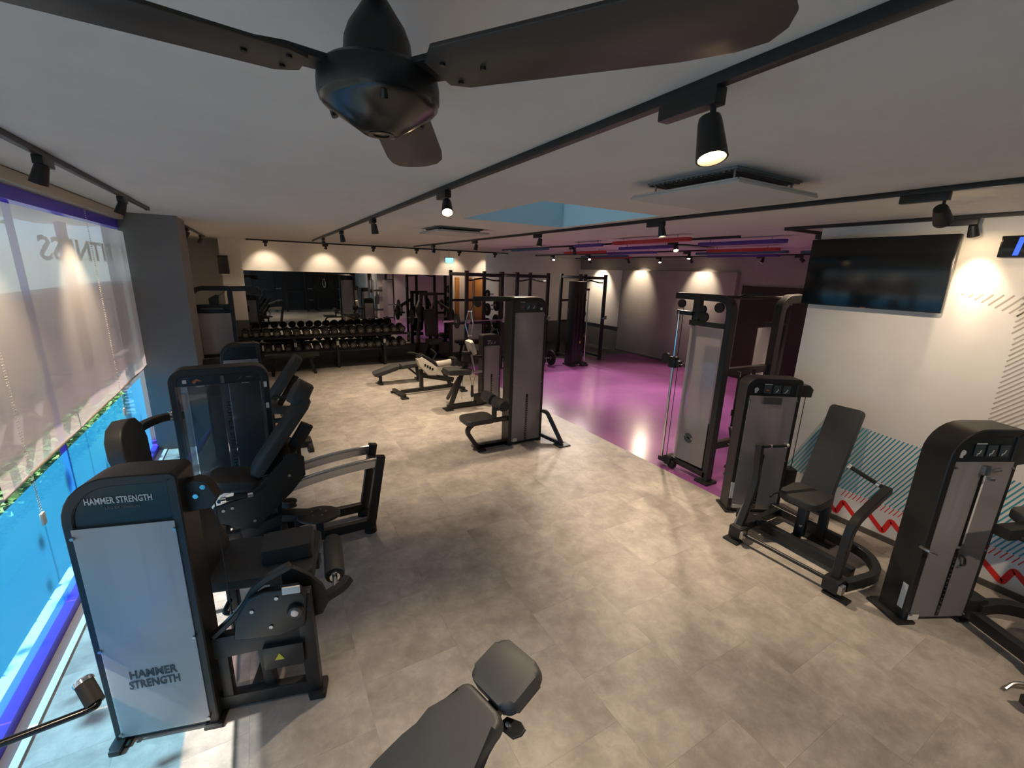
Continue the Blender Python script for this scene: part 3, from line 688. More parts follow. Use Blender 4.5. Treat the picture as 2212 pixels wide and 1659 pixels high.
t.p('pull_cable', lambda bm: cyl(bm, (.56, .10, .40), (.56, .10, 1.26), .0035, n=6), 'rubber')
t.p('lower_rail', lambda bm: beam(bm, (.44, .085, .075), (.95, .085, .075), .055, .08), 'black_steel')
t.p('front_leg', lambda bm: (beam(bm, (.93, .085, 0), (.915, .085, .70), .06, .075, up=(1, 0, 0)),), 'black_steel')
t.p('foot', lambda bm: box(bm, (.90, .03, 0), (.99, .15, .045), .012), 'rubber')
t.p('upper_rail', lambda bm: (beam(bm, (.44, .085, .43), (.90, .085, .46), .055, .13)), 'black_steel')
t.p('brace', lambda bm: rtube(bm, [(.47, .085, .50), (.60, .085, .62), (.70, .085, .78), (.86, .085, .86)], .05, .03, .10, fixed=(0, 1, 0)), 'black_steel')
t.p('inner_post', lambda bm: (beam(bm, (.50, .085, .08), (.50, .085, .42), .05, .05), beam(bm, (.70, .12, .08), (.68, .12, .42), .05, .07)), 'black_steel')
cp_ = t.p('cam_cover', lambda bm: prism(bm, [(.58, .50), (.60, .62), (.66, .72), (.74, .76), (.90, .76), (.94, .70), (.92, .52), (.80, .48)], (0, .05, 0), (1, 0, 0), (0, 0, 1), .05, .008), 'dark_panel')
for q in ((.68, .66), (.76, .55), (.80, .72)): t.p('bolt', lambda bm: cyl(bm, (q[0], .018, q[1]), (q[0], .026, q[1]), .010, n=10), 'steel', cp_)
pv = t.p('pivot_bearing', lambda bm: (lathe(bm, [(0, 0), (.034, 0), (.04, .01), (.04, .03)], (.885, .0, .63), (0, 1, 0), 20), prism(bm, [(-.02, -.07), (.02, -.07), (.045, 0), (.02, .07), (-.02, .07), (-.045, 0)], (.885, .032, .63), (1, 0, 0), (0, 0, 1), .012, .003)), 'dark_panel')
t.p('bearing_cap', lambda bm: lathe(bm, [(0, 0), (.018, .001), (.022, .006)], (.885, -.006, .63), (0, 1, 0), 16), 'steel', pv)
t.p('weight_label', lambda bm: box(bm, (.83, .02, .735), (.915, .03, .775), .001), 'label_white')
t.p('warning_box', lambda bm: box(bm, (.70, .03, .27), (.90, .06, .41), .004), 'dark_panel')
t.p('warning_sticker', lambda bm: prism(bm, [(-.024, -.018), (.024, -.018), (0, .024)], (.78, .0285, .345), (1, 0, 0), (0, 0, 1), .002), 'yellow_print')
la = t.p('lever_arm', lambda bm: (prism(bm, [(.82, .52), (.90, .46), (.99, .48), (1.03, .56), (1.0, .66), (.94, .74), (.86, .80), (.80, .78), (.80, .64)], (0, .16, 0), (1, 0, 0), (0, 0, 1), .03, .004),
        rtube(bm, [(.98, .16, .56), (1.10, .20, .60), (1.13, .24, .62)], .05, .05, .04)), 'black_steel')
t.p('roller_shaft', lambda bm: cyl(bm, (1.06, .20, .60), (.985, .66, .64), .014, n=12), 'steel', la)
rp = t.p('ankle_roller', lambda bm: lathe(bm, [(0, 0), (.028, 0), (.052, .006), (.057, .02), (.057, .33), (.052, .345), (0, .345)], (1.047, .285, .61), (-.16, 1, .07), 24), 'foam')
t.p('roller_cap', lambda bm: lathe(bm, [(.015, -.006), (.030, -.006), (.032, .004), (.015, .004)], (1.047, .283, .61), (-.16, 1, .07), 20), 'chrome', rp)
Q = math.radians(-9)
ax = V(math.cos(math.radians(24)), math.sin(math.radians(24)) * .35, 0).normalized(); ay = V(-ax.y, ax.x, 0)
t.p('seat_pad', lambda bm: pad(bm, (.58, .66, .535), (1, .02, 0), (-.02, 1, .0), .62, .46, .06, .05, .012), 'grey_vinyl')
t.p('thigh_pad', lambda bm: pad(bm, (.72, .66, .62), (1, .10, .03), (-.10, 1, 0), .29, .22, .10, .015, .008), 'grey_vinyl')
t.p('seat_frame', lambda bm: (beam(bm, (.30, .66, .47), (.90, .66, .47), .08, .07), beam(bm, (.62, .66, .02), (.62, .66, .45), .06, .08), beam(bm, (.62, .10, .06), (.62, .95, .04), .06, .06), beam(bm, (.86, .12, .48), (.86, .66, .48), .05, .05), beam(bm, (.36, .66, .02), (.36, .66, .45), .06, .06)), 'black_steel')
t.p('back_pad', lambda bm: pad(bm, (.20, .66, .82), (0, 1, 0), (-.30, 0, .95), .40, .58, .07, .05, .014), 'grey_vinyl')
t.p('back_frame', lambda bm: beam(bm, (.30, .66, .44), (.15, .66, .98), .06, .06), 'black_steel')
gh = t.p('grip_handle', lambda bm: tube(bm, [(.42, .45, .42), (.42, .34, .42), (.62, .32, .42), (.70, .40, .44)], .014, 10, .03), 'black_steel')
t.p('handle_ring', lambda bm: cyl(bm, (.46, .336, .42), (.49, .333, .42), .0155, n=12), 'chrome', gh)
t.p('damper', lambda bm: cyl(bm, (.84, .24, .52), (.82, .30, .68), .02, n=14), 'steel')
# ---- leg press (second left)
t = Thing('leg_press_machine', 'black seated leg press with curved chrome rails and dark weight tower', 'gym machine', (-.36, 4.1, 0), 0, 'selectorised strength machines', world=True)
TW = Thing('tmp', None, None, (0, 0, 0))
def sub(builder, loc, rotz, parent_thing):
    """build tower parts in their own frame, then move them under the thing"""
    tmp = Thing('tmp', None, None, (0, 0, 0)); r = builder(tmp)
    M = Matrix.Translation(V(loc) - V(parent_thing.loc)) @ Matrix.Rotation(math.radians(rotz), 4, 'Z')
    for c in list(tmp.e.children):
        c.parent = parent_thing.e; c.matrix_local = M
    bpy.data.objects.remove(tmp.e); return r
bpy.data.objects.remove(TW.e)
def lp_tower(tt):
    fr, h, zt = tower(tt, .735, .17, 1.525, .09, .09, .06, .09, shroud='clear_acrylic', stack=False, bolts=False, foot=True, back=False)
    for u0, u1 in ((.125, .36), (.425, .66)):
        tt.p('inner_shroud', lambda bm: box(bm, (u0, .02, .06), (u1, .05, zt), .004), 'dark_shroud')
    tt.p('light_strip', lambda bm: box(bm, (.075, .03, .06), (.115, .04, zt - .06), .002), 'frosted')
    cs = tt.p('centre_slot', lambda bm: box(bm, (.365, .025, .06), (.42, .035, zt), .002), 'dark_print')
    lettering(cs, 'HAMMER STRENGTH', .05, (.40, .0245, .90), (0, 0, -1), (1, 0, 0), 'black_gloss', width=.62)
    tt.p('mark', lambda bm: prism(bm, [(-.035, -.005), (.0, .02), (.04, -.005), (.0, .0), (-.02, -.025)], (.20, .006, zt + .045), (1, 0, 0), (0, 0, 1), .002), 'orange_print', h)
    tt.p('mark', lambda bm: box(bm, (.10, .005, zt + .03), (.128, .009, zt + .06)), 'white_print', h)
    tt.p('mark', lambda bm: box(bm, (.37, .005, zt + .01), (.395, .009, zt + .075)), 'grey_print', h)
    tt.p('mark', lambda bm: (beam(bm, (.50, .007, zt + .03), (.53, .007, zt + .06), .002, .006, bev=0), beam(bm, (.56, .007, zt + .05), (.60, .007, zt + .05), .002, .008, bev=0)), 'grey_print', h)
    tt.p('mark', lambda bm: (box(bm, (.19, .005, zt - .004), (.25, .009, zt + .001)), box(bm, (.52, .005, zt - .004), (.58, .009, zt + .001))), 'white_print', h)
    tt.p('spec_label', lambda bm: (box(bm, (.69, .005, 1.32), (.715, -.002, 1.37)), box(bm, (.69, .005, 1.12), (.715, -.002, 1.17))), 'label_white', fr)
sub(lp_tower, (-.725, 4.43, 0), 0, t)
zr = lambda x: .67 - .19 * (max(0, .72 - x)) ** 1.75 * .92
for Y in (3.78, 4.10):
    pts = [(x_, Y, zr(x_)) for x_ in [-.66 + i * (1.48 / 16) for i in range(17)]]
    rl_ = t.p('rail', lambda bm: sweep(bm, pts, rect(.018, .065, .003), fixed=(0, 1, 0)), 'aluminium')
    t.p('rail_rod', lambda bm: sweep(bm, [(a, b, c + .045) for a, b, c in pts], circ(.014, 12), fixed=(0, 1, 0)), 'chrome', rl_)
    t.p('end_post', lambda bm: beam(bm, (.70, Y, 0), (.83, Y, .74), .06, .075, up=(1, 0, 0)), 'black_steel')
    t.p('post_foot', lambda bm: lathe(bm, [(0, 0), (.055, 0), (.055, .06), (.045, .07), (0, .07)], (.705, Y, 0), (0, 0, 1), 16), 'rubber')
    t.p('base_rail', lambda bm: beam(bm, (-.72, Y, .09), (.72, Y, .09), .055, .085), 'black_steel')
t.p('stop_bar', lambda bm: cyl(bm, (.79, 3.80, .70), (.60, 3.80, .675), .02, n=14), 'rubber')
for a_, b_, w_ in (((-.66, 3.76, .12), (-.66, 4.45, .12), .06), ((.79, 3.78, .62), (.79, 4.10, .62), .05), ((0, 3.78, .09), (0, 4.10, .09), .06), ((-.62, 3.78, .12), (-.62, 3.78, .24), .05), ((-.62, 4.10, .12), (-.62, 4.10, .24), .05), ((-.45, 4.10, .10), (-.45, 4.45, .10), .06)):
    t.p('cross_bar', lambda bm: beam(bm, a_, b_, w_, w_), 'black_steel')
for Y in (3.76, 4.12):
    t.p('carriage_plate', lambda bm: prism(bm, [(-.50, .46), (-.46, .56), (-.20, .60), (-.02, .80), (.12, .92), (.20, .86), (.20, .70), (.08, .56), (-.10, .40), (-.18, .30), (-.30, .34)], (0, Y, 0), (1, 0, 0), (0, 0, 1), .02, .003), 'black_steel')
    for q in ((.08, .72), (-.20, .38), (-.40, .52), (-.34, .53)): t.p('bolt', lambda bm: cyl(bm, (q[0], Y - .017, q[1]), (q[0], Y + .017, q[1]), .012, n=10), 'steel')
    gh = t.p('side_handle', lambda bm: tube(bm, [(-.42, Y, .60), (-.40, Y - (.05 if Y < 4 else -.05), .63), (-.20, Y - (.05 if Y < 4 else -.05), .635), (-.10, Y, .68)], .016, 10, .03), 'rubber')
    for xx in (-.385, -.205): t.p('handle_ring', lambda bm: cyl(bm, (xx - .018, Y - (.05 if Y < 4 else -.05), .631), (xx + .018, Y - (.05 if Y < 4 else -.05), .633), .021, n=12), 'chrome', gh)
t.p('carriage_axle', lambda bm: (cyl(bm, (.10, 3.74, .86), (.10, 4.14, .86), .055, n=20), beam(bm, (-.30, 3.76, .46), (-.30, 4.12, .46), .10, .05), beam(bm, (-.05, 3.94, .58), (.26, 3.94, 1.08), .10, .06, up=(0, 1, 0))), 'black_steel')
t.p('seat', lambda bm: pad(bm, (-.30, 3.94, .685), (1, 0, -.18), (0, 1, 0), .36, .34, .08, .09, .02), 'black_vinyl')
d = V(.43, 0, .60).normalized()
t.p('backrest', lambda bm: pad(bm, V(.05, 3.94, 1.02), (0, 1, 0), d, .30, .74, .075, .05, .02), 'black_vinyl')
t.p('headrest', lambda bm: pad(bm, V(.255, 3.94, 1.34) + V(-.03, 0, .02), (0, 1, 0), d, .24, .20, .12, .07, .03), 'black_vinyl')
fp = t.p('footplate', lambda bm: prism(bm, [(-.17, -.22), (.17, -.22), (.22, .0), (.19, .12), (.12, .19), (0, .215), (-.12, .19), (-.19, .12), (-.22, .0)], (-.93, 3.95, 1.07), (.12, 1, 0), (-.10, 0, 1), .10, .012), 'black_vinyl')
t.p('footplate_arm', lambda bm: rtube(bm, [(-.93, 3.95, 1.10), (-.92, 4.25, 1.13), (-.80, 4.45, 1.13), (-.66, 4.50, 1.12)], .06, .06, .12), 'black_steel')
t.p('arm_ring', lambda bm: cyl(bm, (-.755, 4.47, 1.13), (-.725, 4.48, 1.13), .042, n=16), 'chrome')
dk = t.p('cam_disc', lambda bm: lathe(bm, [(0, .02), (.06, .02), (.165, .012), (.172, .004), (.172, -.006), (0, -.006)], (.27, 3.70, .33), (.06, .10, 1), 32), 'black_steel')
for a in range(0, 360, 72): t.p('bolt', lambda bm: cyl(bm, (.27 + .06 * math.cos(math.radians(a)), 3.70 + .06 * math.sin(math.radians(a)), .34), (.27 + .06 * math.cos(math.radians(a)), 3.70 + .06 * math.sin(math.radians(a)), .357), .008, n=8), 'steel', dk)
t.p('pulley', lambda bm: lathe(bm, [(0, .03), (.055, .03), (.06, .02), (.048, .0), (.06, -.02), (0, -.02)], (.06, 3.80, .44), (.1, .1, 1), 20), 'black_steel')
t.p('cam_bracket', lambda bm: (beam(bm, (.0, 3.78, .36), (.30, 3.74, .30), .12, .06), beam(bm, (.27, 3.72, .10), (.27, 3.71, .33), .06, .06), beam(bm, (-.30, 3.80, .26), (.05, 3.80, .34), .07, .09), beam(bm, (.10, 3.78, .10), (.10, 3.78, .34), .04, .04), beam(bm, (-.2, 3.8, .1), (-.2, 3.8, .3), .10, .05)), 'black_steel')
# ---- leg curl behind the leg press tower
t = Thing('leg_curl_machine', 'black leg curl machine half hidden behind the leg press tower', 'gym machine', (0, 6.2, 0), 0, 'selectorised strength machines', world=True)
d = V(.32, 0, .46).normalized()
t.p('back_pad', lambda bm: pad(bm, (.20, 6.18, 1.0), (0, 1, 0), d, .34, .62, .09, .05, .02), 'black_vinyl')
t.p('seat', lambda bm: pad(bm, (-.12, 6.2, .62), (1, 0, 0), (0, 1, 0), .42, .36, .09, .06, .02), 'black_vinyl')
t.p('frame', lambda bm: (beam(bm, (-.5, 6.2, .05), (.45, 6.2, .05), .07, .07), beam(bm, (.0, 6.2, .05), (.0, 6.2, .60), .07, .07), beam(bm, (.05, 6.2, .55), (.33, 6.2, 1.0), .05, .07), beam(bm, (.42, 5.95, .03), (.42, 6.45, .03), .06, .06), beam(bm, (-.48, 5.95, .03), (-.48, 6.45, .03), .06, .06)), 'black_steel')
t.p('side_handle', lambda bm: tube(bm, [(.0, 6.0, .78), (.22, 5.98, .80), (.33, 5.98, .70), (.30, 6.0, .60)], .016, 10, .05), 'black_steel')
t.p('leg_roller', lambda bm: cyl(bm, (.02, 5.92, .66), (.20, 5.92, .63), .055, n=20), 'foam')
t.p('roller_arm', lambda bm: (beam(bm, (.12, 5.95, .63), (.12, 6.12, .52), .04, .05), beam(bm, (-.05, 5.95, .50), (.28, 5.95, .50), .05, .05), beam(bm, (.0, 5.95, .52), (0, 6.2, .52), .05, .05)), 'black_steel')
t.p('cover', lambda bm: box(bm, (-.30, 6.0, .1), (-.06, 6.12, .60), .03), 'dark_panel')
def lc_tower(tt): tower(tt, .45, .165, 1.40, .15, .02, .046, .17, stack_h=.45, slot=False)
sub(lc_tower, (-.50, 6.55, 0), 0, t)
# ---- tall cable tower by the pier
t = Thing('cable_row_machine', 'tall black cable machine with arched frame beside the grey column', 'gym machine', (-.6, 8.0, 0), 0, 'selectorised strength machines', world=True)
def cr_tower(tt):
    fr, h, zt = tower(tt, .56, .17, 2.06, .16, .02, .065, .0, shroud='frosted', stack=True, stack_h=.5, sh_top=1.66, back=True, bolts=False, hd='dark_panel') if False else (None, None, None)
    f2 = tt.p('tower_frame', lambda bm: sweep(bm, [p + V(0, .085, 0) for p in arc_path(.56, 2.06, .065, .16, .02, 0)], rect(.15, .065, .006), fixed=(0, 1, 0)), 'black_steel')
    h = tt.p('header_panel', lambda bm: box(bm, (.06, .01, 1.66), (.50, .16, 1.79), .006), 'dark_panel')
    tt.p('name_strip', lambda bm: box(bm, (.14, .004, 1.72), (.42, .012, 1.74), .001), 'grey_print', h)
    tt.p('pulley_cover', lambda bm: prism(bm, [(.25, 1.79), (.37, 1.79), (.38, 1.92), (.34, 1.93), (.25, 1.88)], (0, .08, 0), (1, 0, 0), (0, 0, 1), .10, .01), 'black_steel')
    tt.p('cable', lambda bm: tube(bm, [(.36, .08, 1.9), (.46, .08, 1.98), (.50, .08, 2.02)], .004, 6), 'rubber')
    tt.p('shroud', lambda bm: box(bm, (.05, .0, .10), (.51, .006, 1.66), .002), 'frosted')
    tt.p('cross_tube', lambda bm: (beam(bm, (.03, .02, 1.38), (.53, .02, 1.38), .02, .02), beam(bm, (.0, .0, 1.02), (.56, .0, 1.02), .05, .05), beam(bm, (.0, .08, .05), (.56, .08, .05), .12, .09)), 'black_steel')
    tt.p('side_box', lambda bm: (box(bm, (-.03, -.06, .80), (.10, .10, 1.16), .02), box(bm, (.44, -.06, .92), (.62, .10, 1.12), .02)), 'black_steel')
    def plates(bm):
        for i in range(14): box(bm, (.15, .05, .12 + i * .034), (.41, .14, .148 + i * .034), .003, seg=1)
    tt.p('weight_stack', plates, 'kettle')['kind'] = 'stuff'
    tt.p('boom', lambda bm: beam(bm, (.50, .08, 2.02), (.86, .08, 2.03), .07, .075), 'black_steel')
    tt.p('boom_pulley', lambda bm: (cyl(bm, (.88, .05, 1.98), (.88, .11, 1.98), .065, n=20), box(bm, (.74, .04, 1.93), (.92, .12, 2.05), .015)), 'black_steel')
sub(cr_tower, (-.90, 7.95, 0), 0, t)
t.p('chest_pad', lambda bm: lathe(bm, [(0, -.18), (.10, -.18), (.13, -.14), (.14, 0), (.13, .14), (.10, .18), (0, .18)], (-.62, 7.45, .93), (1, 0, 0), 20), 'black_vinyl')
t.p('pad_post', lambda bm: (beam(bm, (-.62, 7.45, .0), (-.62, 7.45, .85), .07, .07), beam(bm, (-.62, 7.4, .05), (-.62, 7.98, .05), .08, .07)), 'black_steel')
t.p('seat', lambda bm: pad(bm, (-.25, 7.5, .50), (1, 0, 0), (0, 1, 0), .36, .34, .07, .05, .02), 'black_vinyl')
t.p('seat_post', lambda bm: (beam(bm, (-.25, 7.5, 0), (-.25, 7.5, .47), .07, .07), beam(bm, (-.62, 7.45, .05), (-.25, 7.5, .05), .06, .06)), 'black_steel')
# ---- lat pulldown
t = Thing('lat_pulldown_machine', 'tall black lat pulldown with frosted tower at the edge of the purple floor', 'gym machine', (3.1, 5.05, 0), 0, 'selectorised strength machines', world=True)
def lat_tower(tt):
    fr, h, zt = tower(tt, .56, .20, 2.085, .012, .13, .065, .15, stack_h=.62, sh_top=1.87, foot=False)
    placard(tt, h, .13, 1.92, ('red', 'w', 'w'), v=.006, s=.075, gap=.088)
    tt.p('boom', lambda bm: beam(bm, (-.50, .10, 2.055), (.06, .10, 2.055), .08, .06), 'black_steel')
    tt.p('boom_end', lambda bm: (cyl(bm, (-.46, .07, 2.00), (-.46, .13, 2.00), .05, n=18),), 'black_steel')
    tt.p('light_knob', lambda bm: cyl(bm, (.465, -.002, 1.925), (.465, .01, 1.925), .018, n=14), 'label_white', h)
    tt.p('spec_label', lambda bm: box(bm, (.07, -.006, .05), (.14, -.010, .10)), 'label_white')
sub(lat_tower, (2.88, 5.03, 0), 0, t)
t.p('seat_frame', lambda bm: rtube(bm, [(2.88, 5.09, .40), (2.36, 5.09, .40), (2.26, 5.09, .30), (2.42, 5.09, .05), (2.88, 5.09, .05)], .06, .055, .09, fixed=(0, 1, 0)), 'black_steel')
t.p('seat', lambda bm: pad(bm, (2.42, 5.09, .455), (1, 0, 0), (0, 1, 0), .42, .34, .065, .06, .02), 'black_vinyl')
t.p('roller_post', lambda bm: (beam(bm, (2.68, 5.09, .40), (2.68, 5.09, .68), .055, .055), beam(bm, (2.66, 5.09, .56), (2.88, 5.09, .56), .05, .05)), 'black_steel')
tr_ = t.p('thigh_roller', lambda bm: lathe(bm, [(0, 0), (.07, 0), (.078, .02), (.078, .24), (.07, .255), (0, .255)], (2.68, 4.80, .68), (0, 1, 0), 22), 'foam')
t.p('thigh_roller', lambda bm: lathe(bm, [(0, 0), (.07, 0), (.078, .02), (.078, .24), (.07, .255), (0, .255)], (2.68, 5.13, .68), (0, 1, 0), 22), 'foam')
t.p('roller_ring', lambda bm: cyl(bm, (2.68, 5.06, .68), (2.68, 5.13, .68), .03, n=14), 'chrome')
t.p('foot_plate', lambda bm: (box(bm, (2.40, 5.0, 0), (2.52, 5.18, .03), .006),), 'black_steel')
t.p('lower_rail', lambda bm: beam(bm, (2.45, 5.09, .05), (2.92, 5.09, .05), .06, .06), 'black_steel')
t.p('rear_brace', lambda bm: rtube(bm, [(3.42, 5.06, .46), (3.50, 5.0, .44), (3.60, 4.72, .02)], .06, .05, .12), 'black_steel')
t.p('rear_rail', lambda bm: (beam(bm, (3.40, 5.10, .10), (3.58, 4.74, .03), .05, .05), box(bm, (3.50, 4.64, 0), (3.70, 4.80, .016), .004)), 'black_steel')
t.p('row_handle', lambda bm: (tube(bm, [(2.30, 5.13, 1.90), (2.26, 5.13, 1.74), (2.30, 5.13, 1.58)], .007, 8), tube(bm, [(2.34, 5.13, 1.90), (2.37, 5.13, 1.74), (2.34, 5.13, 1.58)], .007, 8), cyl(bm, (2.29, 5.13, 1.90), (2.35, 5.13, 1.90), .01, n=8), cyl(bm, (2.29, 5.13, 1.59), (2.35, 5.13, 1.59), .01, n=8)), 'chrome')
t.p('cable', lambda bm: cyl(bm, (2.32, 5.13, 1.90), (2.40, 5.13, 2.03), .004, n=6), 'rubber')
# ---- pec machine behind the lat pulldown
t = Thing('seated_row_machine', 'black seated machine with a short frosted tower standing behind the lat pulldown', 'gym machine', (3.3, 7.0, 0), 0, 'selectorised strength machines', world=True)
def sr_tower(tt):
    fr, h, zt = tower(tt, .38, .17, 1.30, .012, .10, .05, .16, stack_h=.45, foot=False)
    placard(tt, h, .10, 1.12, ('w', 'w', 'w'), v=.006, s=.05, gap=.06)
sub(sr_tower, (3.40, 6.96, 0), 0, t)
t.p('base_rail', lambda bm: (beam(bm, (2.72, 6.95, .05), (3.45, 6.98, .05), .07, .07), beam(bm, (2.74, 6.92, 0), (3.0, 6.96, .62), .06, .08, up=(0, 1, 0)), beam(bm, (2.95, 6.96, .56), (2.9, 7.4, .06), .05, .05), box(bm, (2.66, 6.84, 0), (2.80, 7.04, .02), .004)), 'black_steel')
t.p('seat', lambda bm: pad(bm, (2.92, 6.98, .68), (1, 0, -.05), (0, 1, 0), .46, .32, .09, .05, .02), 'black_vinyl')
t.p('arm_rail', lambda bm: (beam(bm, (2.70, 6.85, .66), (3.34, 6.85, .67), .04, .04), beam(bm, (3.2, 6.85, .66), (3.13, 6.85, .98), .03, .03)), 'steel')
t.p('back_pad', lambda bm: pad(bm, (3.20, 7.02, 1.08), (0, 1, 0), (-.35, 0, 1), .24, .26, .07, .04, .015), 'rower_white')
t.p('pad_frame', lambda bm: (beam(bm, (3.05, 7.0, .70), (3.20, 7.0, 1.0), .06, .06), beam(bm, (3.2, 7.0, .9), (3.42, 7.0, .9), .05, .05), box(bm, (3.02, 6.92, .84), (3.12, 7.04, 1.02), .015)), 'black_steel')
t.p('grip', lambda bm: (lathe(bm, [(0, 0), (.022, .01), (.03, .06), (.022, .16), (.026, .22), (0, .22)], (3.13, 6.80, .22), (0, 0, 1), 12),), 'rubber')
t.p('cable', lambda bm: (cyl(bm, (3.12, 6.80, .43), (3.08, 6.80, .66), .003, n=5), cyl(bm, (3.14, 6.80, .43), (3.20, 6.80, .66), .003, n=5), cyl(bm, (3.13, 6.80, .22), (3.13, 6.80, .05), .003, n=5), cyl(bm, (2.94, 6.82, .2), (2.96, 6.82, .64), .003, n=5)), 'rubber')
t.p('cam_box', lambda bm: (box(bm, (3.26, 6.9, .05), (3.42, 7.04, .22), .02),), 'black_steel')
# ---- functional trainer in the studio opening
t = Thing('functional_trainer', 'tall black dual cable trainer with chrome pole and frosted side panel on purple floor', 'gym machine', (4.9, 3.1, 0), 0, 'selectorised strength machines', world=True)
t.p('main_post', lambda bm: rtube(bm, [(4.50, 3.0, 0), (4.50, 3.0, 2.185), (4.50, 3.74, 2.185)], .10, .075, .16, fixed=(1, 0, 0)), 'black_steel')
t.p('post_foot', lambda bm: box(bm, (4.40, 2.92, 0), (4.60, 3.10, .03), .01), 'black_steel')
sp = t.p('side_panel', lambda bm: box(bm, (4.447, 3.05, .17), (4.452, 3.47, 1.85), .001), 'frosted')
t.p('rear_panel', lambda bm: box(bm, (4.60, 3.05, .17), (4.605, 3.47, 1.85), .001), 'frosted')
def emblem(bm):
    for a0, a1 in ((20, 150), (170, 340)):
        pts = [(.062 * math.cos(math.radians(a)), .062 * math.sin(math.radians(a))) for a in range(a0, a1 + 1, 10)]
        pts += [(.012 * math.cos(math.radians((a0 + a1) / 2 + 180)), .012 * math.sin(math.radians((a0 + a1) / 2 + 180)))]
        prism(bm, pts, (0, 0, 0), (0, -1, 0), (0, 0, 1), .002)
    for v in bm.verts: v.co += V(4.4455, 3.29, .48)
t.p('emblem', emblem, 'dark_print', sp)
t.p('lower_plate', lambda bm: box(bm, (4.50, 3.07, .15), (4.52, 3.45, .72), .004), 'dark_shroud')
def plates(bm):
    for i in range(16): box(bm, (4.53, 3.12, .14 + i * .034), (4.585, 3.40, .168 + i * .034), .003, seg=1)
t.p('weight_stack', plates, 'kettle')['kind'] = 'stuff'
t.p('frame_rail', lambda bm: (beam(bm, (4.50, 3.0, .10), (4.50, 3.58, .12), .10, .07), beam(bm, (4.50, 3.02, 1.885), (4.50, 3.50, 1.885), .10, .06), beam(bm, (4.50, 3.47, .12), (4.50, 3.47, 2.17), .03, .03), beam(bm, (4.50, 3.44, 1.88), (4.50, 3.44, 2.16), .07, .09)), 'black_steel')
for y, zz, r in ((3.63, 2.095, .05), (3.33, 2.05, .045), (3.30, 1.965, .055), (3.12, 2.085, .055)):
    t.p('pulley', lambda bm: lathe(bm, [(0, 0), (r, 0), (r * .85, .015), (r, .03), (0, .03)], (4.43, y, zz), (1, 0, 0), 22), 'rubber')
t.p('chrome_pole', lambda bm: cyl(bm, (4.45, 3.655, .06), (4.45, 3.655, 2.0), .017, n=16), 'chrome')
t.p('pole_arm', lambda bm: beam(bm, (4.46, 3.47, 1.99), (4.46, 3.68, 1.99), .05, .05), 'black_steel')
t.p('pole_foot', lambda bm: box(bm, (4.42, 3.60, .04), (4.50, 3.69, .10), .01), 'black_steel')
t.p('base_roller', lambda bm: (cyl(bm, (4.40, 3.54, .10), (4.50, 3.54, .10), .06, n=20), cyl(bm, (4.42, 3.48, .05), (4.48, 3.48, .05), .05, n=18)), 'rubber')
cr = t.p('carriage', lambda bm: (box(bm, (4.41, 3.60, 1.30), (4.49, 3.70, 1.44), .012), box(bm, (4.42, 3.54, 1.32), (4.48, 3.61, 1.40), .01)), 'black_steel')
t.p('pulley', lambda bm: lathe(bm, [(0, 0), (.068, 0), (.058, .018), (.068, .036), (0, .036)], (4.42, 3.755, 1.40), (1, 0, .0), 24), 'rubber', cr)
t.p('pin', lambda bm: cyl(bm, (4.43, 3.50, 1.36), (4.43, 3.56, 1.36), .008, n=8), 'chrome', cr)
t.p('cable', lambda bm: (cyl(bm, (4.45, 3.58, .1), (4.45, 3.58, 1.32), .004, n=6), cyl(bm, (4.45, 3.60, 1.44), (4.45, 3.60, 2.05), .004, n=6)), 'rubber')
t.p('second_post', lambda bm: rtube(bm, [(5.30, 2.93, 0), (5.30, 2.93, 2.185), (5.62, 2.90, 2.2)], .10, .085, .14), 'black_steel')
t.p('second_panel', lambda bm: (box(bm, (5.10, 3.03, .17), (5.58, 3.04, 1.85), .001),), 'frosted')
t.p('second_frame', lambda bm: (beam(bm, (5.62, 3.02, 0), (5.62, 3.02, 2.2), .06, .06), beam(bm, (5.08, 3.03, .10), (5.62, 3.03, .10), .07, .07), beam(bm, (5.28, 3.03, 1.885), (5.62, 3.03, 1.885), .07, .05)), 'black_steel')
t.p('link_bar', lambda bm: cyl(bm, (4.50, 3.08, 2.20), (5.62, 2.93, 2.205), .022, n=12), 'black_steel')
for x0, dx in ((4.66, .10), (4.78, -.10)):
    t.p('chin_grip', lambda bm: tube(bm, [(x0, 3.04, 2.21), (x0 - dx * .3, 2.95, 2.24), (x0 + dx * .8, 2.80, 2.25)], .016, 10, .03), 'rubber')
for z_ in (1.37, .48): t.p('cross_beam', lambda bm: beam(bm, (4.5, 3.0, z_), (5.30, 2.95, z_), .07, .085), 'black_steel')
for i, (x, zt_, L_) in enumerate(((4.66, 1.33, .75), (4.70, .44, .38))):
    h_ = Thing('hanging_strap', ('long black cable strap hanging from the upper beam of the cable trainer', 'black cable strap hanging from the lower beam of the cable trainer')[i], 'strap', (x, 2.895, zt_), 0)
    h_.p('strap', lambda bm: (box(bm, (-.018, -.006, -L_ * .8), (.018, .006, 0), .004), box(bm, (-.045, -.006, -L_ * .62), (.045, .006, -L_ * .52), .004)), 'rubber')
    h_.p('grip', lambda bm: cyl(bm, (-.03, 0, -L_ * .8), (.03, 0, -L_), .014, n=10), 'rubber')
    h_.p('clip', lambda bm: tube(bm, [(0, -.008, 0), (0, -.01, .05), (0, .03, .055)], .005, 6), 'steel')
kb = Thing('punch_pad', 'black strike pad hung behind the chest press tower', 'pad', (4.86, 2.86, 1.05), 0)
kb.p('body', lambda bm: prism(bm, [(-.05, -.30), (.09, -.34), (.11, .10), (.0, .22), (-.06, .0)], (0, 0, 0), (1, 0, 0), (0, 0, 1), .08, .02), 'black_vinyl')
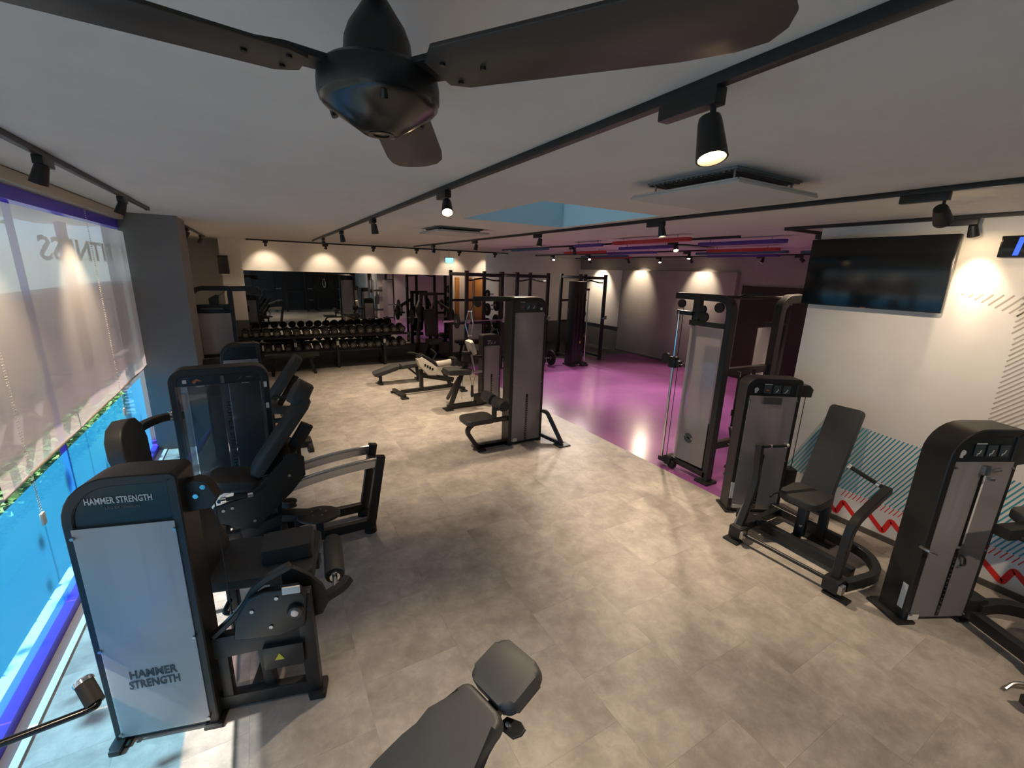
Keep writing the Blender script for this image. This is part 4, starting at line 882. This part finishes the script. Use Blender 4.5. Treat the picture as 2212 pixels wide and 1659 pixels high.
kb.p('strap', lambda bm: box(bm, (-.01, -.01, .15), (.03, .01, .36), .004), 'rubber')
# ---- chest press
t = Thing('chest_press_machine', 'black chest press with a tall plain backrest beside the striped wall', 'gym machine', (4.1, 1.8, 0), 0, 'selectorised strength machines', world=True)
def cp_tower(tt):
    fr, h, zt = tower(tt, .535, .18, 1.465, .08, .012, .052, .15, stack_h=.55, sh_top=1.28)
    placard(tt, h, .17, 1.315, ('red', 'w', 'w'), v=.006, s=.07, gap=.09)
    tt.p('mark', lambda bm: (cyl(bm, (.10, .004, 1.35), (.10, .0085, 1.35), .02, n=14), box(bm, (.085, .004, 1.315), (.105, .0085, 1.335))), 'white_print', h)
    tt.p('spec_label', lambda bm: (box(bm, (.005, -.004, .16), (.04, .0, .34)), box(bm, (.05, -.012, .055), (.15, -.007, .095))), 'label_white', fr)
    tt.p('counter_box', lambda bm: box(bm, (.17, -.008, 1.20), (.36, .04, 1.285), .008), 'dark_panel', h)
    tt.p('cable_bracket', lambda bm: prism(bm, [(.53, 1.28), (.66, 1.28), (.67, 1.36), (.63, 1.40), (.53, 1.40)], (0, .09, 0), (1, 0, 0), (0, 0, 1), .09, .006), 'black_steel')
    tt.p('pull_cable', lambda bm: cyl(bm, (.63, .09, .35), (.63, .09, 1.30), .004, n=6), 'rubber')
    tt.p('cable_housing', lambda bm: box(bm, (.54, .03, .28), (.67, .16, .50), .02), 'black_steel')
sub(cp_tower, (4.106, 2.455, 0), -33, t)
t.p('base_frame', lambda bm: rtube(bm, [(4.48, 2.20, .09), (4.44, 1.32, .09), (4.18, 1.14, .09), (3.78, 1.22, .09)], .06, .085, .14), 'black_steel')
t.p('base_rail', lambda bm: (beam(bm, (4.06, 2.30, .09), (4.02, 1.26, .09), .065, .085), beam(bm, (4.06, 2.12, .09), (4.5, 2.12, .09), .06, .07), beam(bm, (4.06, 2.12, .09), (3.72, 2.08, .09), .06, .07), beam(bm, (4.24, 1.8, .06), (4.04, 1.8, .06), .06, .06)), 'black_steel')
for a_, b_ in (((3.63, 2.02, 0), (3.73, 2.16, .02)), ((3.68, 1.14, 0), (3.76, 1.32, .02))): t.p('front_foot', lambda bm: box(bm, a_, b_, .004), 'black_steel')
t.p('pivot_shaft', lambda bm: cyl(bm, (3.74, 1.24, .10), (3.71, 2.14, .10), .017, n=12), 'black_steel')
for y in (1.27, 2.08):
    t.p('pivot_block', lambda bm: box(bm, (3.67, y - .06, .04), (3.79, y + .06, .15), .012), 'black_steel')
    t.p('pivot_cap', lambda bm: box(bm, (3.655, y - .09, .07), (3.715, y - .06, .14), .006), 'steel')
ra = t.p('press_arm', lambda bm: rtube(bm, [(3.74, 1.27, .10), (3.77, 1.26, .62), (4.22, 1.24, .81)], .06, .06, .12), 'black_steel')
g_ = t.p('press_grip', lambda bm: cyl(bm, (4.20, 1.27, .82), (4.17, 1.50, .905), .017, n=14), 'rubber', ra)
t.p('grip_ring', lambda bm: (cyl(bm, (4.197, 1.292, .828), (4.194, 1.315, .8365), .020, n=14), cyl(bm, (4.171, 1.495, .903), (4.168, 1.515, .91), .021, n=14)), 'chrome', ra)
la = t.p('press_arm', lambda bm: rtube(bm, [(3.74, 2.09, .10), (3.95, 2.12, .52), (3.92, 2.13, .92)], .06, .06, .12), 'black_steel')
t.p('press_grip', lambda bm: cyl(bm, (3.93, 2.11, .905), (4.16, 2.02, .905), .017, n=14), 'rubber', la)
t.p('grip_ring', lambda bm: (cyl(bm, (4.0, 2.083, .905), (4.015, 2.077, .905), .020, n=14), cyl(bm, (4.15, 2.024, .905), (4.175, 2.015, .905), .022, n=14)), 'chrome', la)
t.p('link_rod', lambda bm: beam(bm, (3.72, 2.12, .10), (3.97, 2.15, .45), .035, .03), 'steel')
t.p('seat', lambda bm: pad(bm, (4.23, 1.80, .47), (1, 0, .06), (0, 1, 0), .36, .34, .075, .08, .02), 'black_vinyl')
t.p('seat_post', lambda bm: (beam(bm, (4.20, 1.78, .09), (4.25, 1.80, .42), .06, .08), beam(bm, (4.16, 1.80, .44), (4.36, 1.80, .44), .08, .04)), 'black_steel')
t.p('seat_lever', lambda bm: (tube(bm, [(4.2, 1.95, .44), (4.12, 2.02, .43), (4.05, 2.02, .40)], .010, 8, .03),), 'black_steel')
t.p('adjust_knob', lambda bm: cyl(bm, (4.16, 1.765, .20), (4.175, 1.765, .20), .012, n=10), 'chrome')
d = V(.27, 0, .80).normalized()
t.p('backrest', lambda bm: pad(bm, (4.53, 1.80, .875), (0, 1, 0), d, .27, .84, .065, .03, .012), 'black_vinyl')
t.p('back_post', lambda bm: (beam(bm, (4.44, 1.70, .02), (4.52, 1.74, .74), .06, .07), box(bm, (4.36, 1.58, 0), (4.50, 1.84, .02), .004), beam(bm, (4.25, 1.80, .42), (4.50, 1.76, .42), .06, .06)), 'black_steel')
# ---- machine at the right edge
t = Thing('shoulder_press_machine', 'black machine with rounded frosted weight tower, cut by the photo edge, beside the red zigzag', 'gym machine', (4.2, .5, 0), 0, 'selectorised strength machines', world=True)
def rm_tower(tt):
    fr, h, zt = tower(tt, .50, .20, 1.50, .20, .012, .055, .17, stack_h=.5, sh_top=1.265)
    placard(tt, h, .16, 1.31, ('w', 'w', 'w'), v=.006, s=.07, gap=.09)
    tt.p('mark', lambda bm: (cyl(bm, (.085, .003, 1.335), (.085, .0085, 1.335), .02, n=14), box(bm, (.07, .003, 1.30), (.09, .0085, 1.32))), 'white_print', h)
    tt.p('cable_strip', lambda bm: box(bm, (.245, -.012, .64), (.265, -.008, 1.25), .001), 'black_gloss')
    lab = tt.p('number_strip', lambda bm: box(bm, (.266, -.012, .66), (.280, -.008, 1.18), .001), 'label_white')
    tt.p('cable_stop', lambda bm: (box(bm, (.225, -.04, 1.19), (.275, 0, 1.255), .008), cyl(bm, (.25, -.06, 1.235), (.30, -.06, 1.245), .013, n=12), cyl(bm, (.24, -.06, 1.18), (.275, -.06, 1.175), .013, n=12)), 'steel')
    tt.p('pin_hook', lambda bm: tube(bm, [(.255, -.012, .58), (.30, -.03, .56), (.315, -.03, .50), (.285, -.03, .50)], .008, 8, .02), 'rubber')
    tt.p('spec_label', lambda bm: (box(bm, (-.002, .02, .10), (-.0, .06, .30)), box(bm, (.03, -.012, .03), (.11, -.007, .07))), 'label_white', fr)
    tt.p('hook', lambda bm: tube(bm, [(.0, .02, .62), (-.0, -.03, .62), (.05, -.05, .605)], .011, 8, .02), 'steel')
    tt.p('lift_cable', lambda bm: cyl(bm, (.53, .05, .2), (.53, .05, 1.42), .004, n=6), 'cord_white')
    tt.p('top_bracket', lambda bm: prism(bm, [(.49, 1.22), (.64, 1.24), (.66, 1.36), (.60, 1.44), (.49, 1.46)], (0, .10, 0), (1, 0, 0), (0, 0, 1), .12, .006), 'black_steel')
    tt.p('pulley_housing', lambda bm: box(bm, (.46, -.03, .04), (.62, .14, .20), .03), 'black_steel')
    tt.p('big_foot', lambda bm: box(bm, (-.06, -.03, 0), (.08, .24, .02), .006), 'black_steel')
sub(rm_tower, (3.865, .868, 0), -26, t)
t.p('base_beam', lambda bm: (beam(bm, (4.26, .60, .10), (3.98, .10, .10), .07, .08), rtube(bm, [(4.34, .62, .12), (4.55, .55, .12), (4.80, .25, .10), (4.82, -.3, .10)], .07, .09, .2), beam(bm, (4.82, -.3, .08), (3.9, -.3, .08), .07, .08)), 'black_steel')
t.p('swing_arm', lambda bm: (beam(bm, (4.02, .575, .87), (4.70, .30, .90), .085, .075),), 'black_steel')
t.p('arm_pad', lambda bm: pad(bm, (4.45, .47, .94), (.93, -.37, .03), (.37, .93, 0), .50, .13, .07, .05, .02), 'black_vinyl')
gh = t.p('arm_handle', lambda bm: tube(bm, [(4.09, .515, .85), (4.16, .47, .82), (4.36, .39, .81), (4.38, .37, .70)], .018, 10, .05), 'rubber')
t.p('handle_ring', lambda bm: (cyl(bm, (4.155, .474, .822), (4.185, .461, .82), .021, n=14), cyl(bm, (4.38, .37, .715), (4.38, .37, .68), .024, n=14)), 'chrome', gh)
t.p('seat', lambda bm: pad(bm, (4.25, .02, .48), (1, 0, 0), (0, 1, 0), .38, .40, .08, .06, .02), 'black_vinyl')
t.p('back_pad', lambda bm: pad(bm, (4.48, .0, .90), (0, 1, 0), (.2, 0, 1), .32, .75, .08, .05, .02), 'black_vinyl')
t.p('seat_post', lambda bm: (beam(bm, (4.25, .02, .08), (4.25, .02, .45), .07, .08), beam(bm, (4.25, .02, .08), (4.25, -.3, .08), .06, .06), beam(bm, (4.45, -.02, .08), (4.52, -.02, .8), .06, .06), beam(bm, (4.25, .02, .10), (4.82, -.05, .10), .06, .06)), 'black_steel')
t.p('foot_roller', lambda bm: (cyl(bm, (4.02, .26, .14), (4.14, .12, .14), .05, n=18),), 'foam')
t.p('step_peg', lambda bm: (tube(bm, [(3.74, .315, .02), (3.80, .30, .05), (3.92, .20, .06), (3.98, .12, .08)], .011, 8, .03),), 'steel')
t.p('pedal', lambda bm: (beam(bm, (3.64, .225, .07), (3.86, .08, .09), .06, .06), beam(bm, (3.84, .1, .08), (3.98, .1, .10), .05, .05)), 'black_steel')
# ---- incline bench in the foreground
t = Thing('incline_bench', 'dark grey padded incline bench with separate head pad standing in the open floor', 'bench', (.25, 1.2, 0), 0, world=True)
A = V(.275, 1.15, .585); B = V(.735, 1.245, .765); d = (B - A).normalized(); s_ = V(-d.y, d.x, 0).normalized() + V(0, 0, -.10); s_.normalize(); n_ = d.cross(s_)
main = [(-.44, -.13), (-.02, -.168), (.10, -.162), (.16, -.150), (.22, -.136), (.35, -.130), (.375, -.122), (.392, -.105), (.40, -.08), (.40, .08), (.392, .105), (.375, .122), (.35, .130), (.22, .136), (.16, .150), (.10, .162), (-.02, .168), (-.44, .13)]
t.p('back_pad', lambda bm: prism(bm, main, A, d, s_, .065, .022), 'grey_vinyl')
hc = A + d * .515 - n_ * .0
t.p('head_pad', lambda bm: prism(bm, rrect(.21, .255, .045), hc + (n_ if n_.z > 0 else -n_) * .012, d, s_, .07, .024), 'grey_vinyl')
up_ = n_ if n_.z > 0 else -n_
t.p('pad_plate', lambda bm: (prism(bm, rrect(.20, .22, .05), hc - up_ * .035, d, s_, .012, .003),), 'black_steel')
t.p('spine_tube', lambda bm: (beam(bm, A - d * .55 - up_ * .07, A + d * .52 - up_ * .07, .06, .05),), 'black_steel')
br = A + d * .40 - s_ * .13 - up_ * .05
t.p('bracket', lambda bm: (prism(bm, [(-.02, -.025), (.01, -.045), (.035, -.042), (.042, -.01), (.02, .05), (-.03, .06)], br, d, s_, .012, .004),), 'black_steel')
t.p('bracket_bolt', lambda bm: cyl(bm, br + s_ * .02 - up_ * .01, br + s_ * .02 + up_ * .016, .010, n=10), 'chrome')
t.p('seat_pad', lambda bm: pad(bm, (-.32, 1.06, .44), (d.x, d.y, 0), (-d.y, d.x, 0), .36, .30, .07, .05, .02), 'grey_vinyl')
t.p('frame', lambda bm: (beam(bm, (-.45, 1.03, .38), (-.05, 1.115, .38), .07, .06), beam(bm, (-.25, 1.07, .03), (-.2, 1.08, .37), .06, .07), beam(bm, (-.5, 1.02, .05), (.25, 1.17, .05), .07, .06), beam(bm, (.25, .95, .03), (.25, 1.40, .03), .06, .06), beam(bm, (-.48, .80, .03), (-.48, 1.25, .03), .06, .06), beam(bm, (.15, 1.15, .05), (.18, 1.16, .49), .05, .05)), 'black_steel')
# ---- handle of a machine beyond the left edge
t = Thing('arm_curl_machine', 'black tubular arm with a chrome capped grip beside the violet window sill', 'gym machine', (-1.02, 1.3, 0), 0, world=True)
g_ = t.p('arm_tube', lambda bm: tube(bm, [(-1.02, 1.335, 1.20), (-.52, 1.372, 1.20), (-.495, 1.375, 1.205), (-.505, 1.392, 1.215)], .0100, 12, .02), 'black_gloss')
t.p('grip', lambda bm: cyl(bm, (-.502, 1.382, 1.205), (-.532, 1.43, 1.245), .0215, n=22), 'rubber')
t.p('grip_cap', lambda bm: lathe(bm, [(.0, .014), (.020, .014), (.0235, .010), (.0235, 0), (0, 0)], (-.530, 1.427, 1.2425), (-.030, .048, .04), 22), 'chrome')
t.p('upright', lambda bm: (beam(bm, (-1.05, 1.32, 0), (-1.03, 1.335, 1.25), .06, .07),), 'black_steel')
t.p('base', lambda bm: (beam(bm, (-1.05, .8, .03), (-1.05, 1.45, .03), .07, .06),), 'black_steel')
# ---- free area: decline bench and white bodied rower bench
t = Thing('decline_bench', 'low dark decline bench with two pads in front of the dumbbells', 'bench', (2.45, 9.2, 0), 0, world=True)
t.p('back_pad', lambda bm: pad(bm, (2.21, 9.2, .29), (1, 0, .27), (0, 1, 0), .54, .30, .07, .05, .02), 'grey_vinyl')
t.p('seat_pad', lambda bm: pad(bm, (2.73, 9.2, .375), (1, 0, .05), (0, 1, 0), .42, .30, .07, .05, .02), 'grey_vinyl')
t.p('frame', lambda bm: (beam(bm, (2.02, 9.2, .17), (2.47, 9.2, .30), .05, .05), beam(bm, (2.45, 9.2, .31), (2.95, 9.2, .33), .05, .05), beam(bm, (2.09, 9.2, .02), (2.09, 9.2, .20), .06, .06), beam(bm, (2.09, 9.05, .02), (2.09, 9.35, .02), .06, .04), beam(bm, (2.92, 9.2, .02), (2.88, 9.2, .33), .06, .06), beam(bm, (2.92, 9.0, .02), (2.92, 9.4, .02), .06, .04), beam(bm, (2.70, 9.2, .30), (2.90, 9.2, .12), .04, .04)), 'black_steel')
t = Thing('prone_row_bench', 'black plate row bench with a cream white body panel beside the decline bench', 'gym machine', (2.8, 8.3, 0), 0, world=True)
t.p('base', lambda bm: (beam(bm, (2.24, 8.16, .07), (3.35, 8.26, .07), .06, .07), beam(bm, (2.16, 8.42, .06), (2.24, 7.90, .06), .06, .06), beam(bm, (3.35, 8.45, .06), (3.48, 7.95, .06), .06, .06)), 'black_steel')
for x_, y_ in ((2.10, 8.36), (2.16, 7.84), (3.40, 7.90), (3.29, 8.40)): t.p('foot', lambda bm: box(bm, (x_, y_, 0), (x_ + .14, y_ + .10, .03), .006), 'black_steel')
t.p('post', lambda bm: (beam(bm, (2.66, 8.2, .07), (2.66, 8.2, .48), .07, .07), beam(bm, (2.68, 8.2, .36), (3.35, 8.22, .20), .06, .10), beam(bm, (3.30, 8.22, .07), (3.12, 8.22, .42), .06, .07)), 'black_steel')
bd = t.p('body_panel', lambda bm: prism(bm, [(2.56, .70), (2.60, .56), (2.78, .36), (2.95, .34), (2.98, .50), (2.86, .60), (2.66, .74)], (0, 8.18, 0), (1, 0, 0), (0, 0, 1), .14, .02), 'rower_white')
t.p('mark', lambda bm: [box(bm, (2.70 + i * .05, 8.103, .55 - i * .03), (2.735 + i * .05, 8.108, .60 - i * .03), 0) for i in range(4)], 'black_gloss', bd)
t.p('top_cover', lambda bm: (prism(bm, [(2.58, .74), (2.68, .80), (2.90, .66), (3.0, .54), (2.94, .52), (2.80, .66)], (0, 8.22, 0), (1, 0, 0), (0, 0, 1), .18, .02),), 'black_steel')
t.p('handle', lambda bm: (tube(bm, [(2.66, 8.2, .76), (2.52, 8.2, .82), (2.40, 8.2, .83)], .016, 10, .03), tube(bm, [(2.92, 8.3, .60), (3.02, 8.3, .76), (2.90, 8.3, .86)], .016, 10, .03)), 'rubber')
t.p('chest_roll', lambda bm: cyl(bm, (2.98, 8.22, .55), (3.30, 8.22, .58), .06, n=20), 'rower_white')
t.p('end_pad', lambda bm: box(bm, (3.29, 8.12, .50), (3.40, 8.32, .68), .03), 'rubber')
# ---- dumbbell rack
RY = 11.42
t = Thing('dumbbell_rack', 'long black two-tier dumbbell rack in front of the mirror', 'dumbbell rack', (1.33, RY, 0), 0, world=True)
for x in (-.45, .64, 1.56, 2.68):
    t.p('upright', lambda bm: (beam(bm, (x, RY - .245, 0), (x, RY - .235, .70), .06, .07, up=(0, 1, 0)), beam(bm, (x, RY - .24, .03), (x, RY + .30, .03), .08, .05), beam(bm, (x, RY - .24, .36), (x, RY + .26, .36), .05, .03), beam(bm, (x, RY - .24, .70), (x, RY + .26, .72), .05, .03), beam(bm, (x, RY + .27, .03), (x, RY + .25, .74), .05, .05, up=(0, 1, 0))), 'black_steel')
    t.p('end_mark', lambda bm: box(bm, (x - .03, RY - .284, .56), (x + .03, RY - .272, .66), .003), 'label_white')
for zz, n in ((.76, 'shelf'), (.40, 'shelf')):
    for dy, dz in ((-.12, 0), (.12, .02)): t.p('shelf_rail', lambda bm: beam(bm, (-.62, RY + dy, zz + dz), (3.30, RY + dy, zz + dz), .05, .05), 'black_steel')
kinds = []
def make_db(r, L):
    e = bpy.data.objects.new('dumbbell', None); C.objects.link(e); e.empty_display_size = .05
    def p(n, fn, m, par=None): return mk(n, fn, m, par or e)
    for s in (-1, 1):
        h_ = p('head', lambda bm: lathe(bm, [(0, 0), (r * .86, 0), (r, .014), (r, .075), (r * .86, .09), (0, .09)], (0, s * (L / 2 + .0) - (.0 if s < 0 else .09) + (0 if s > 0 else .0), 0), (0, 1, 0), 18), 'rubber')
    hd0 = p('emblem', lambda bm: (lathe(bm, [(r * .55, 0), (r * .62, 0), (r * .62, .003), (r * .55, .003), (r * .55, 0)], (0, -L / 2 - .002, 0), (0, 1, 0), 18),
        prism(bm, [(-r * .38, r * .30), (r * .38, r * .30), (r * .38, r * .12), (-.0, -r * .10), (r * .38, -r * .10), (r * .38, -r * .32), (-r * .38, -r * .32), (-r * .38, -r * .12), (0, r * .10), (-r * .38, r * .10)], (0, -L / 2 - .001, 0), (1, 0, 0), (0, 0, 1), .003)), 'emblem_grey')
    p('handle', lambda bm: cyl(bm, (0, -L / 2 + .08, 0), (0, L / 2 - .08, 0), .016, n=10), 'chrome')
    return e
protos = {}
for row in range(2):
    for i in range(18):
        x = -.33 + i * .206
        r = .078 + (.017 * i / 17 if row == 0 else .006 + .012 * i / 17); L = .32
        key = round(r, 3)
        e = make_db(r, L)
        zz = (.785 if row == 0 else .425)
        e.location = (x, RY, zz + r + .022); e.rotation_euler = (math.radians(9), 0, 0)
        tag(e, ('round black dumbbell with pale emblem on the upper rack tier, %s from the white pier' % ORD[i], 'round black dumbbell on the lower rack tier, %s from the white pier' % ORD[i])[row], 'dumbbell', ('dumbbells on the upper tier', 'dumbbells on the lower tier')[row])
# ---- flat bench in front of the rack
for (x, y, lab) in ((.55, 10.9, 'low black flat bench in front of the dumbbell rack'), (5.3, 11.45, 'low black flat bench before the mirror near the weight rack')):
    t = Thing('flat_bench', lab, 'bench', (x, y, 0))
    t.p('pad', lambda bm: pad(bm, (0, 0, .43), (1, 0, 0), (0, 1, 0), 1.1, .28, .07, .05, .02), 'black_vinyl')
    t.p('frame', lambda bm: (beam(bm, (-.45, 0, .36), (.45, 0, .36), .06, .05), beam(bm, (-.42, 0, .02), (-.36, 0, .36), .06, .06), beam(bm, (.42, 0, .02), (.36, 0, .36), .06, .06), beam(bm, (-.43, -.2, .02), (-.43, .2, .02), .06, .04), beam(bm, (.43, -.2, .02), (.43, .2, .02), .06, .04)), 'black_steel')
# ---- weight rig and its plates
def plate_thing(c, r, axis, lab, grp, w=.04):
    t = Thing('weight_plate', lab, 'weight plate', c, 0, grp)
    t.p('disc', lambda bm: lathe(bm, [(.026, 0), (r * .55, 0), (r * .6, w * .15), (r * .82, w * .15), (r * .86, 0), (r, w * .1), (r, w * .9), (r * .86, w), (.026, w), (.026, 0)], -V(axis).normalized() * w / 2, axis, 24), 'rubber')
    t.p('bushing', lambda bm: lathe(bm, [(.0255, -.001), (.04, -.001), (.04, w + .001), (.0255, w + .001), (.0255, -.001)], -V(axis).normalized() * w / 2, axis, 16), 'steel')
def rack(label, x0, x1, y0, y1, H_, pegs=(), bar=None, mid=True):
    t = Thing('power_rack', label, 'power rack', ((x0 + x1) / 2, (y0 + y1) / 2, 0), 0, 'power racks beside the studio', world=True)
    for x in (x0, x1):
        for y in (y0, y1):
            po = t.p('upright', lambda bm: (beam(bm, (x, y, 0), (x, y, H_), .075, .075), box(bm, (x - .09, y - .07, 0), (x + .09, y + .07, .012), .003)), 'black_steel')
        for z_ in (H_ - .09, .10): t.p('side_beam', lambda bm: beam(bm, (x, y0, z_), (x, y1, z_), .06, .065), 'black_steel')
    for y in (y0, y1): t.p('top_beam', lambda bm: beam(bm, (x0, y, H_ - .09), (x1, y, H_ - .09), .06, .08), 'black_steel')
    t.p('pull_up_bar', lambda bm: tube(bm, [(x0, y0 + .1, H_ - .22), ((x0 + x1) / 2 - .3, y0 + .1, H_ - .22), ((x0 + x1) / 2, y0 + .1, H_ - .16), ((x0 + x1) / 2 + .3, y0 + .1, H_ - .22), (x1, y0 + .1, H_ - .22)], .018, 8, .05), 'black_steel')
    if mid:
        for z_ in (1.05, 1.65): t.p('rear_beam', lambda bm: beam(bm, (x0, y1, z_), (x1, y1, z_), .05, .06), 'black_steel')
    for x in (x0, x1):
        t.p('bar_hook', lambda bm: (box(bm, (x - .04, y0 - .12, 1.18), (x + .04, y0 - .02, 1.22), .01), box(bm, (x - .04, y0 - .13, 1.18), (x + .04, y0 - .11, 1.28), .006)), 'steel')
    for (px, py, pz, sx) in pegs:
        t.p('plate_peg', lambda bm: cyl(bm, (px, py, pz), (px + sx * .28, py, pz), .022, n=10), 'steel')
    return t
rack('black power rack closest to the lat pulldown', 4.30, 5.25, 9.7, 10.7, 2.40, pegs=[(5.25, 10.7, z_, 1) for z_ in (.5, .95, 1.4, 1.8)])
rack('black power rack in the middle, backed by the pale far wall', 5.80, 6.75, 9.9, 10.8, 2.40, pegs=[(5.80, 10.8, z_, -1) for z_ in (.6, 1.05, 1.5)] + [(6.75, 10.8, z_, 1) for z_ in (1.45, 1.0)])
rack('black power rack beside the mauve wall', 7.62, 8.50, 9.62, 10.5, 2.40, pegs=[(7.70, 9.75, z_, 1) for z_ in (.5, .93, 1.33, 1.70)])
for i, (z_, r) in enumerate(((.5, .22), (.95, .22), (1.4, .17), (1.8, .12))): plate_thing((5.36, 10.7, z_), r, (1, 0, 0), 'black weight plate on the %s peg of the rack closest to the lat pulldown' % PEG[i], 'plates on the nearest rack')
for i, (z_, r) in enumerate(((.6, .22), (1.05, .20), (1.5, .16))): plate_thing((5.68, 10.8, z_), r, (1, 0, 0), 'black weight plate on the %s mirror side peg of the middle rack' % PEG[i], 'plates on the middle rack')
for i, (z_, r) in enumerate(((1.0, .2), (1.45, .18))): plate_thing((6.88, 10.8, z_), r, (1, 0, 0), 'black weight plate on the %s wall side peg of the middle rack' % ('lower', 'upper')[i], 'plates on the middle rack')
for i, (z_, r) in enumerate(((.5, .225), (.93, .20), (1.33, .13), (1.70, .10))): plate_thing((7.86, 9.75, z_), r, (1, 0, 0), 'black weight plate on the %s peg of the rack beside the mauve wall' % PEG[i], 'plates on the far rack', .05)
def barbell(label, x0, x1, y, z, r):
    t = Thing('barbell', label, 'barbell', ((x0 + x1) / 2, y, z)); h = (x1 - x0) / 2
    t.p('bar', lambda bm: cyl(bm, (-h, 0, 0), (h, 0, 0), .014, n=10), 'steel')
    for s in (-1, 1): t.p('sleeve', lambda bm: cyl(bm, (s * (h - .40), 0, 0), (s * h, 0, 0), .025, n=12), 'chrome')
    for s in (-1, 1): plate_thing(((x0 + x1) / 2 + s * (h - .34), y, z), r, (1, 0, 0), 'black weight plate on the %s end of the barbell %s' % (('mirror', 'studio')[s > 0], 'on the floor' if 'floor' in label else 'held in rack hooks'), 'plates on barbells')
barbell('steel barbell resting on the rack hooks closest to the lat pulldown', 3.68, 5.87, 9.635, 1.235, .17)
barbell('steel barbell lying on the floor before the middle rack', 5.50, 7.0, 9.45, .205, .20)
t = Thing('cable_column', 'tall black cable column with chrome rod standing on the purple floor by the racks', 'gym machine', (7.28, 9.2, 0), 0, 'selectorised strength machines', world=True)
t.p('housing', lambda bm: box(bm, (7.08, 9.10, .05), (7.44, 9.42, 2.22), .02), 'black_steel')
t.p('groove', lambda bm: [box(bm, (7.14 + i * .12, 9.09, .4), (7.18 + i * .12, 9.10, 1.9), .004) for i in range(3)], 'black_gloss')
t.p('rod', lambda bm: cyl(bm, (7.50, 9.10, .08), (7.50, 9.10, 2.0), .016, n=12), 'chrome')
t.p('rod_arm', lambda bm: (beam(bm, (7.40, 9.12, 2.02), (7.52, 9.10, 2.02), .05, .05), beam(bm, (7.40, 9.12, .12), (7.56, 9.06, .06), .06, .06)), 'black_steel')
t.p('foot', lambda bm: (box(bm, (7.06, 9.04, 0), (7.18, 9.46, .05), .01), box(bm, (7.36, 9.0, 0), (7.58, 9.10, .06), .01)), 'black_steel')
t.p('sticker', lambda bm: box(bm, (7.28, 9.094, .62), (7.34, 9.0995, .68), .001), 'yellow_print')
# ---- plate loaded machine and treadmill by the mirror
t = Thing('plate_press_machine', 'bulky black plate loaded press between the dumbbell rack and the power racks', 'gym machine', (4.05, 11.5, 0), 0, world=True)
t.p('frame', lambda bm: (beam(bm, (3.75, 11.2, .05), (3.75, 11.95, .05), .08, .08), beam(bm, (4.35, 11.2, .05), (4.35, 11.95, .05), .08, .08), beam(bm, (3.75, 11.9, .05), (3.85, 11.7, 1.75), .08, .10), beam(bm, (4.35, 11.9, .05), (4.25, 11.7, 1.75), .08, .10), beam(bm, (3.8, 11.7, 1.75), (4.3, 11.7, 1.75), .08, .08), beam(bm, (4.05, 11.9, .05), (4.05, 11.5, .5), .07, .07), beam(bm, (3.75, 11.6, .05), (4.35, 11.6, .05), .07, .07)), 'black_steel')
t.p('press_arm', lambda bm: (rtube(bm, [(3.8, 11.75, 1.55), (3.6, 11.4, 1.35), (3.65, 11.2, 1.05)], .06, .07, .1), rtube(bm, [(4.3, 11.75, 1.55), (4.5, 11.4, 1.35), (4.45, 11.2, 1.05)], .06, .07, .1)), 'black_steel')
t.p('back_pad', lambda bm: pad(bm, (4.05, 11.55, .98), (1, 0, 0), (0, .2, 1), .34, .75, .09, .06, .02), 'black_vinyl')
t.p('seat', lambda bm: pad(bm, (4.05, 11.3, .50), (1, 0, 0), (0, 1, .05), .40, .40, .09, .06, .02), 'black_vinyl')
t.p('plate_horn', lambda bm: (cyl(bm, (3.4, 11.45, 1.15), (3.7, 11.45, 1.15), .024, n=12), cyl(bm, (4.4, 11.45, 1.15), (4.7, 11.45, 1.15), .024, n=12), beam(bm, (3.62, 11.45, 1.15), (3.61, 11.4, 1.36), .05, .05), beam(bm, (4.48, 11.45, 1.15), (4.49, 11.4, 1.36), .05, .05)), 'steel')
plate_thing((3.48, 11.45, 1.15), .21, (1, 0, 0), 'black weight plate on the press horn beside the dumbbell rack', 'plates on the press'); plate_thing((4.62, 11.45, 1.15), .21, (1, 0, 0), 'black weight plate on the press horn beside the power racks', 'plates on the press')
for i, xx in enumerate((-.2, 1.3, 2.8)):
    rack('black power rack against the dark rear wall, %s one from the windows' % ORD[i], xx, xx + 1.0, -2.8, -1.9, 2.40, pegs=[(xx + 1.0, -1.9, z_, 1) for z_ in (.6, 1.2)])
# ---- timber panels standing in for reflected wood doors, and a white cabinet beyond the racks
for x0, x1 in ((5.0, 5.12), (5.32, 5.52), (5.62, 5.9)):
    struct('door_reflection', lambda bm: box(bm, (x0, 12.06, .95), (x1, 12.14, 2.2), .006), 'timber')
t = Thing('storage_cabinet', 'low white cabinet with a violet mark behind the middle rack', 'cabinet', (7.6, 12.4, 0))
b_ = t.p('body', lambda bm: box(bm, (-.5, -.2, .08), (.5, .2, .75), .01), 'wall_white')
t.p('top', lambda bm: box(bm, (-.52, -.22, .75), (.52, .22, .78), .005), 'pvc_white')
t.p('plinth', lambda bm: box(bm, (-.48, -.18, 0), (.48, .18, .08)), 'baseboard_grey')
for s in (-.25, .25): 
    d_ = t.p('door', lambda bm: box(bm, (s - .24, -.212, .10), (s + .24, -.2, .73), .003), 'pvc_white')
    t.p('handle', lambda bm: box(bm, (s * .2 - .01, -.225, .4), (s * .2 + .01, -.212, .5), .003), 'steel', d_)
t.p('mark', lambda bm: box(bm, (-.2, -.216, .3), (0, -.212, .6), .001), 'baffle_purple', b_)
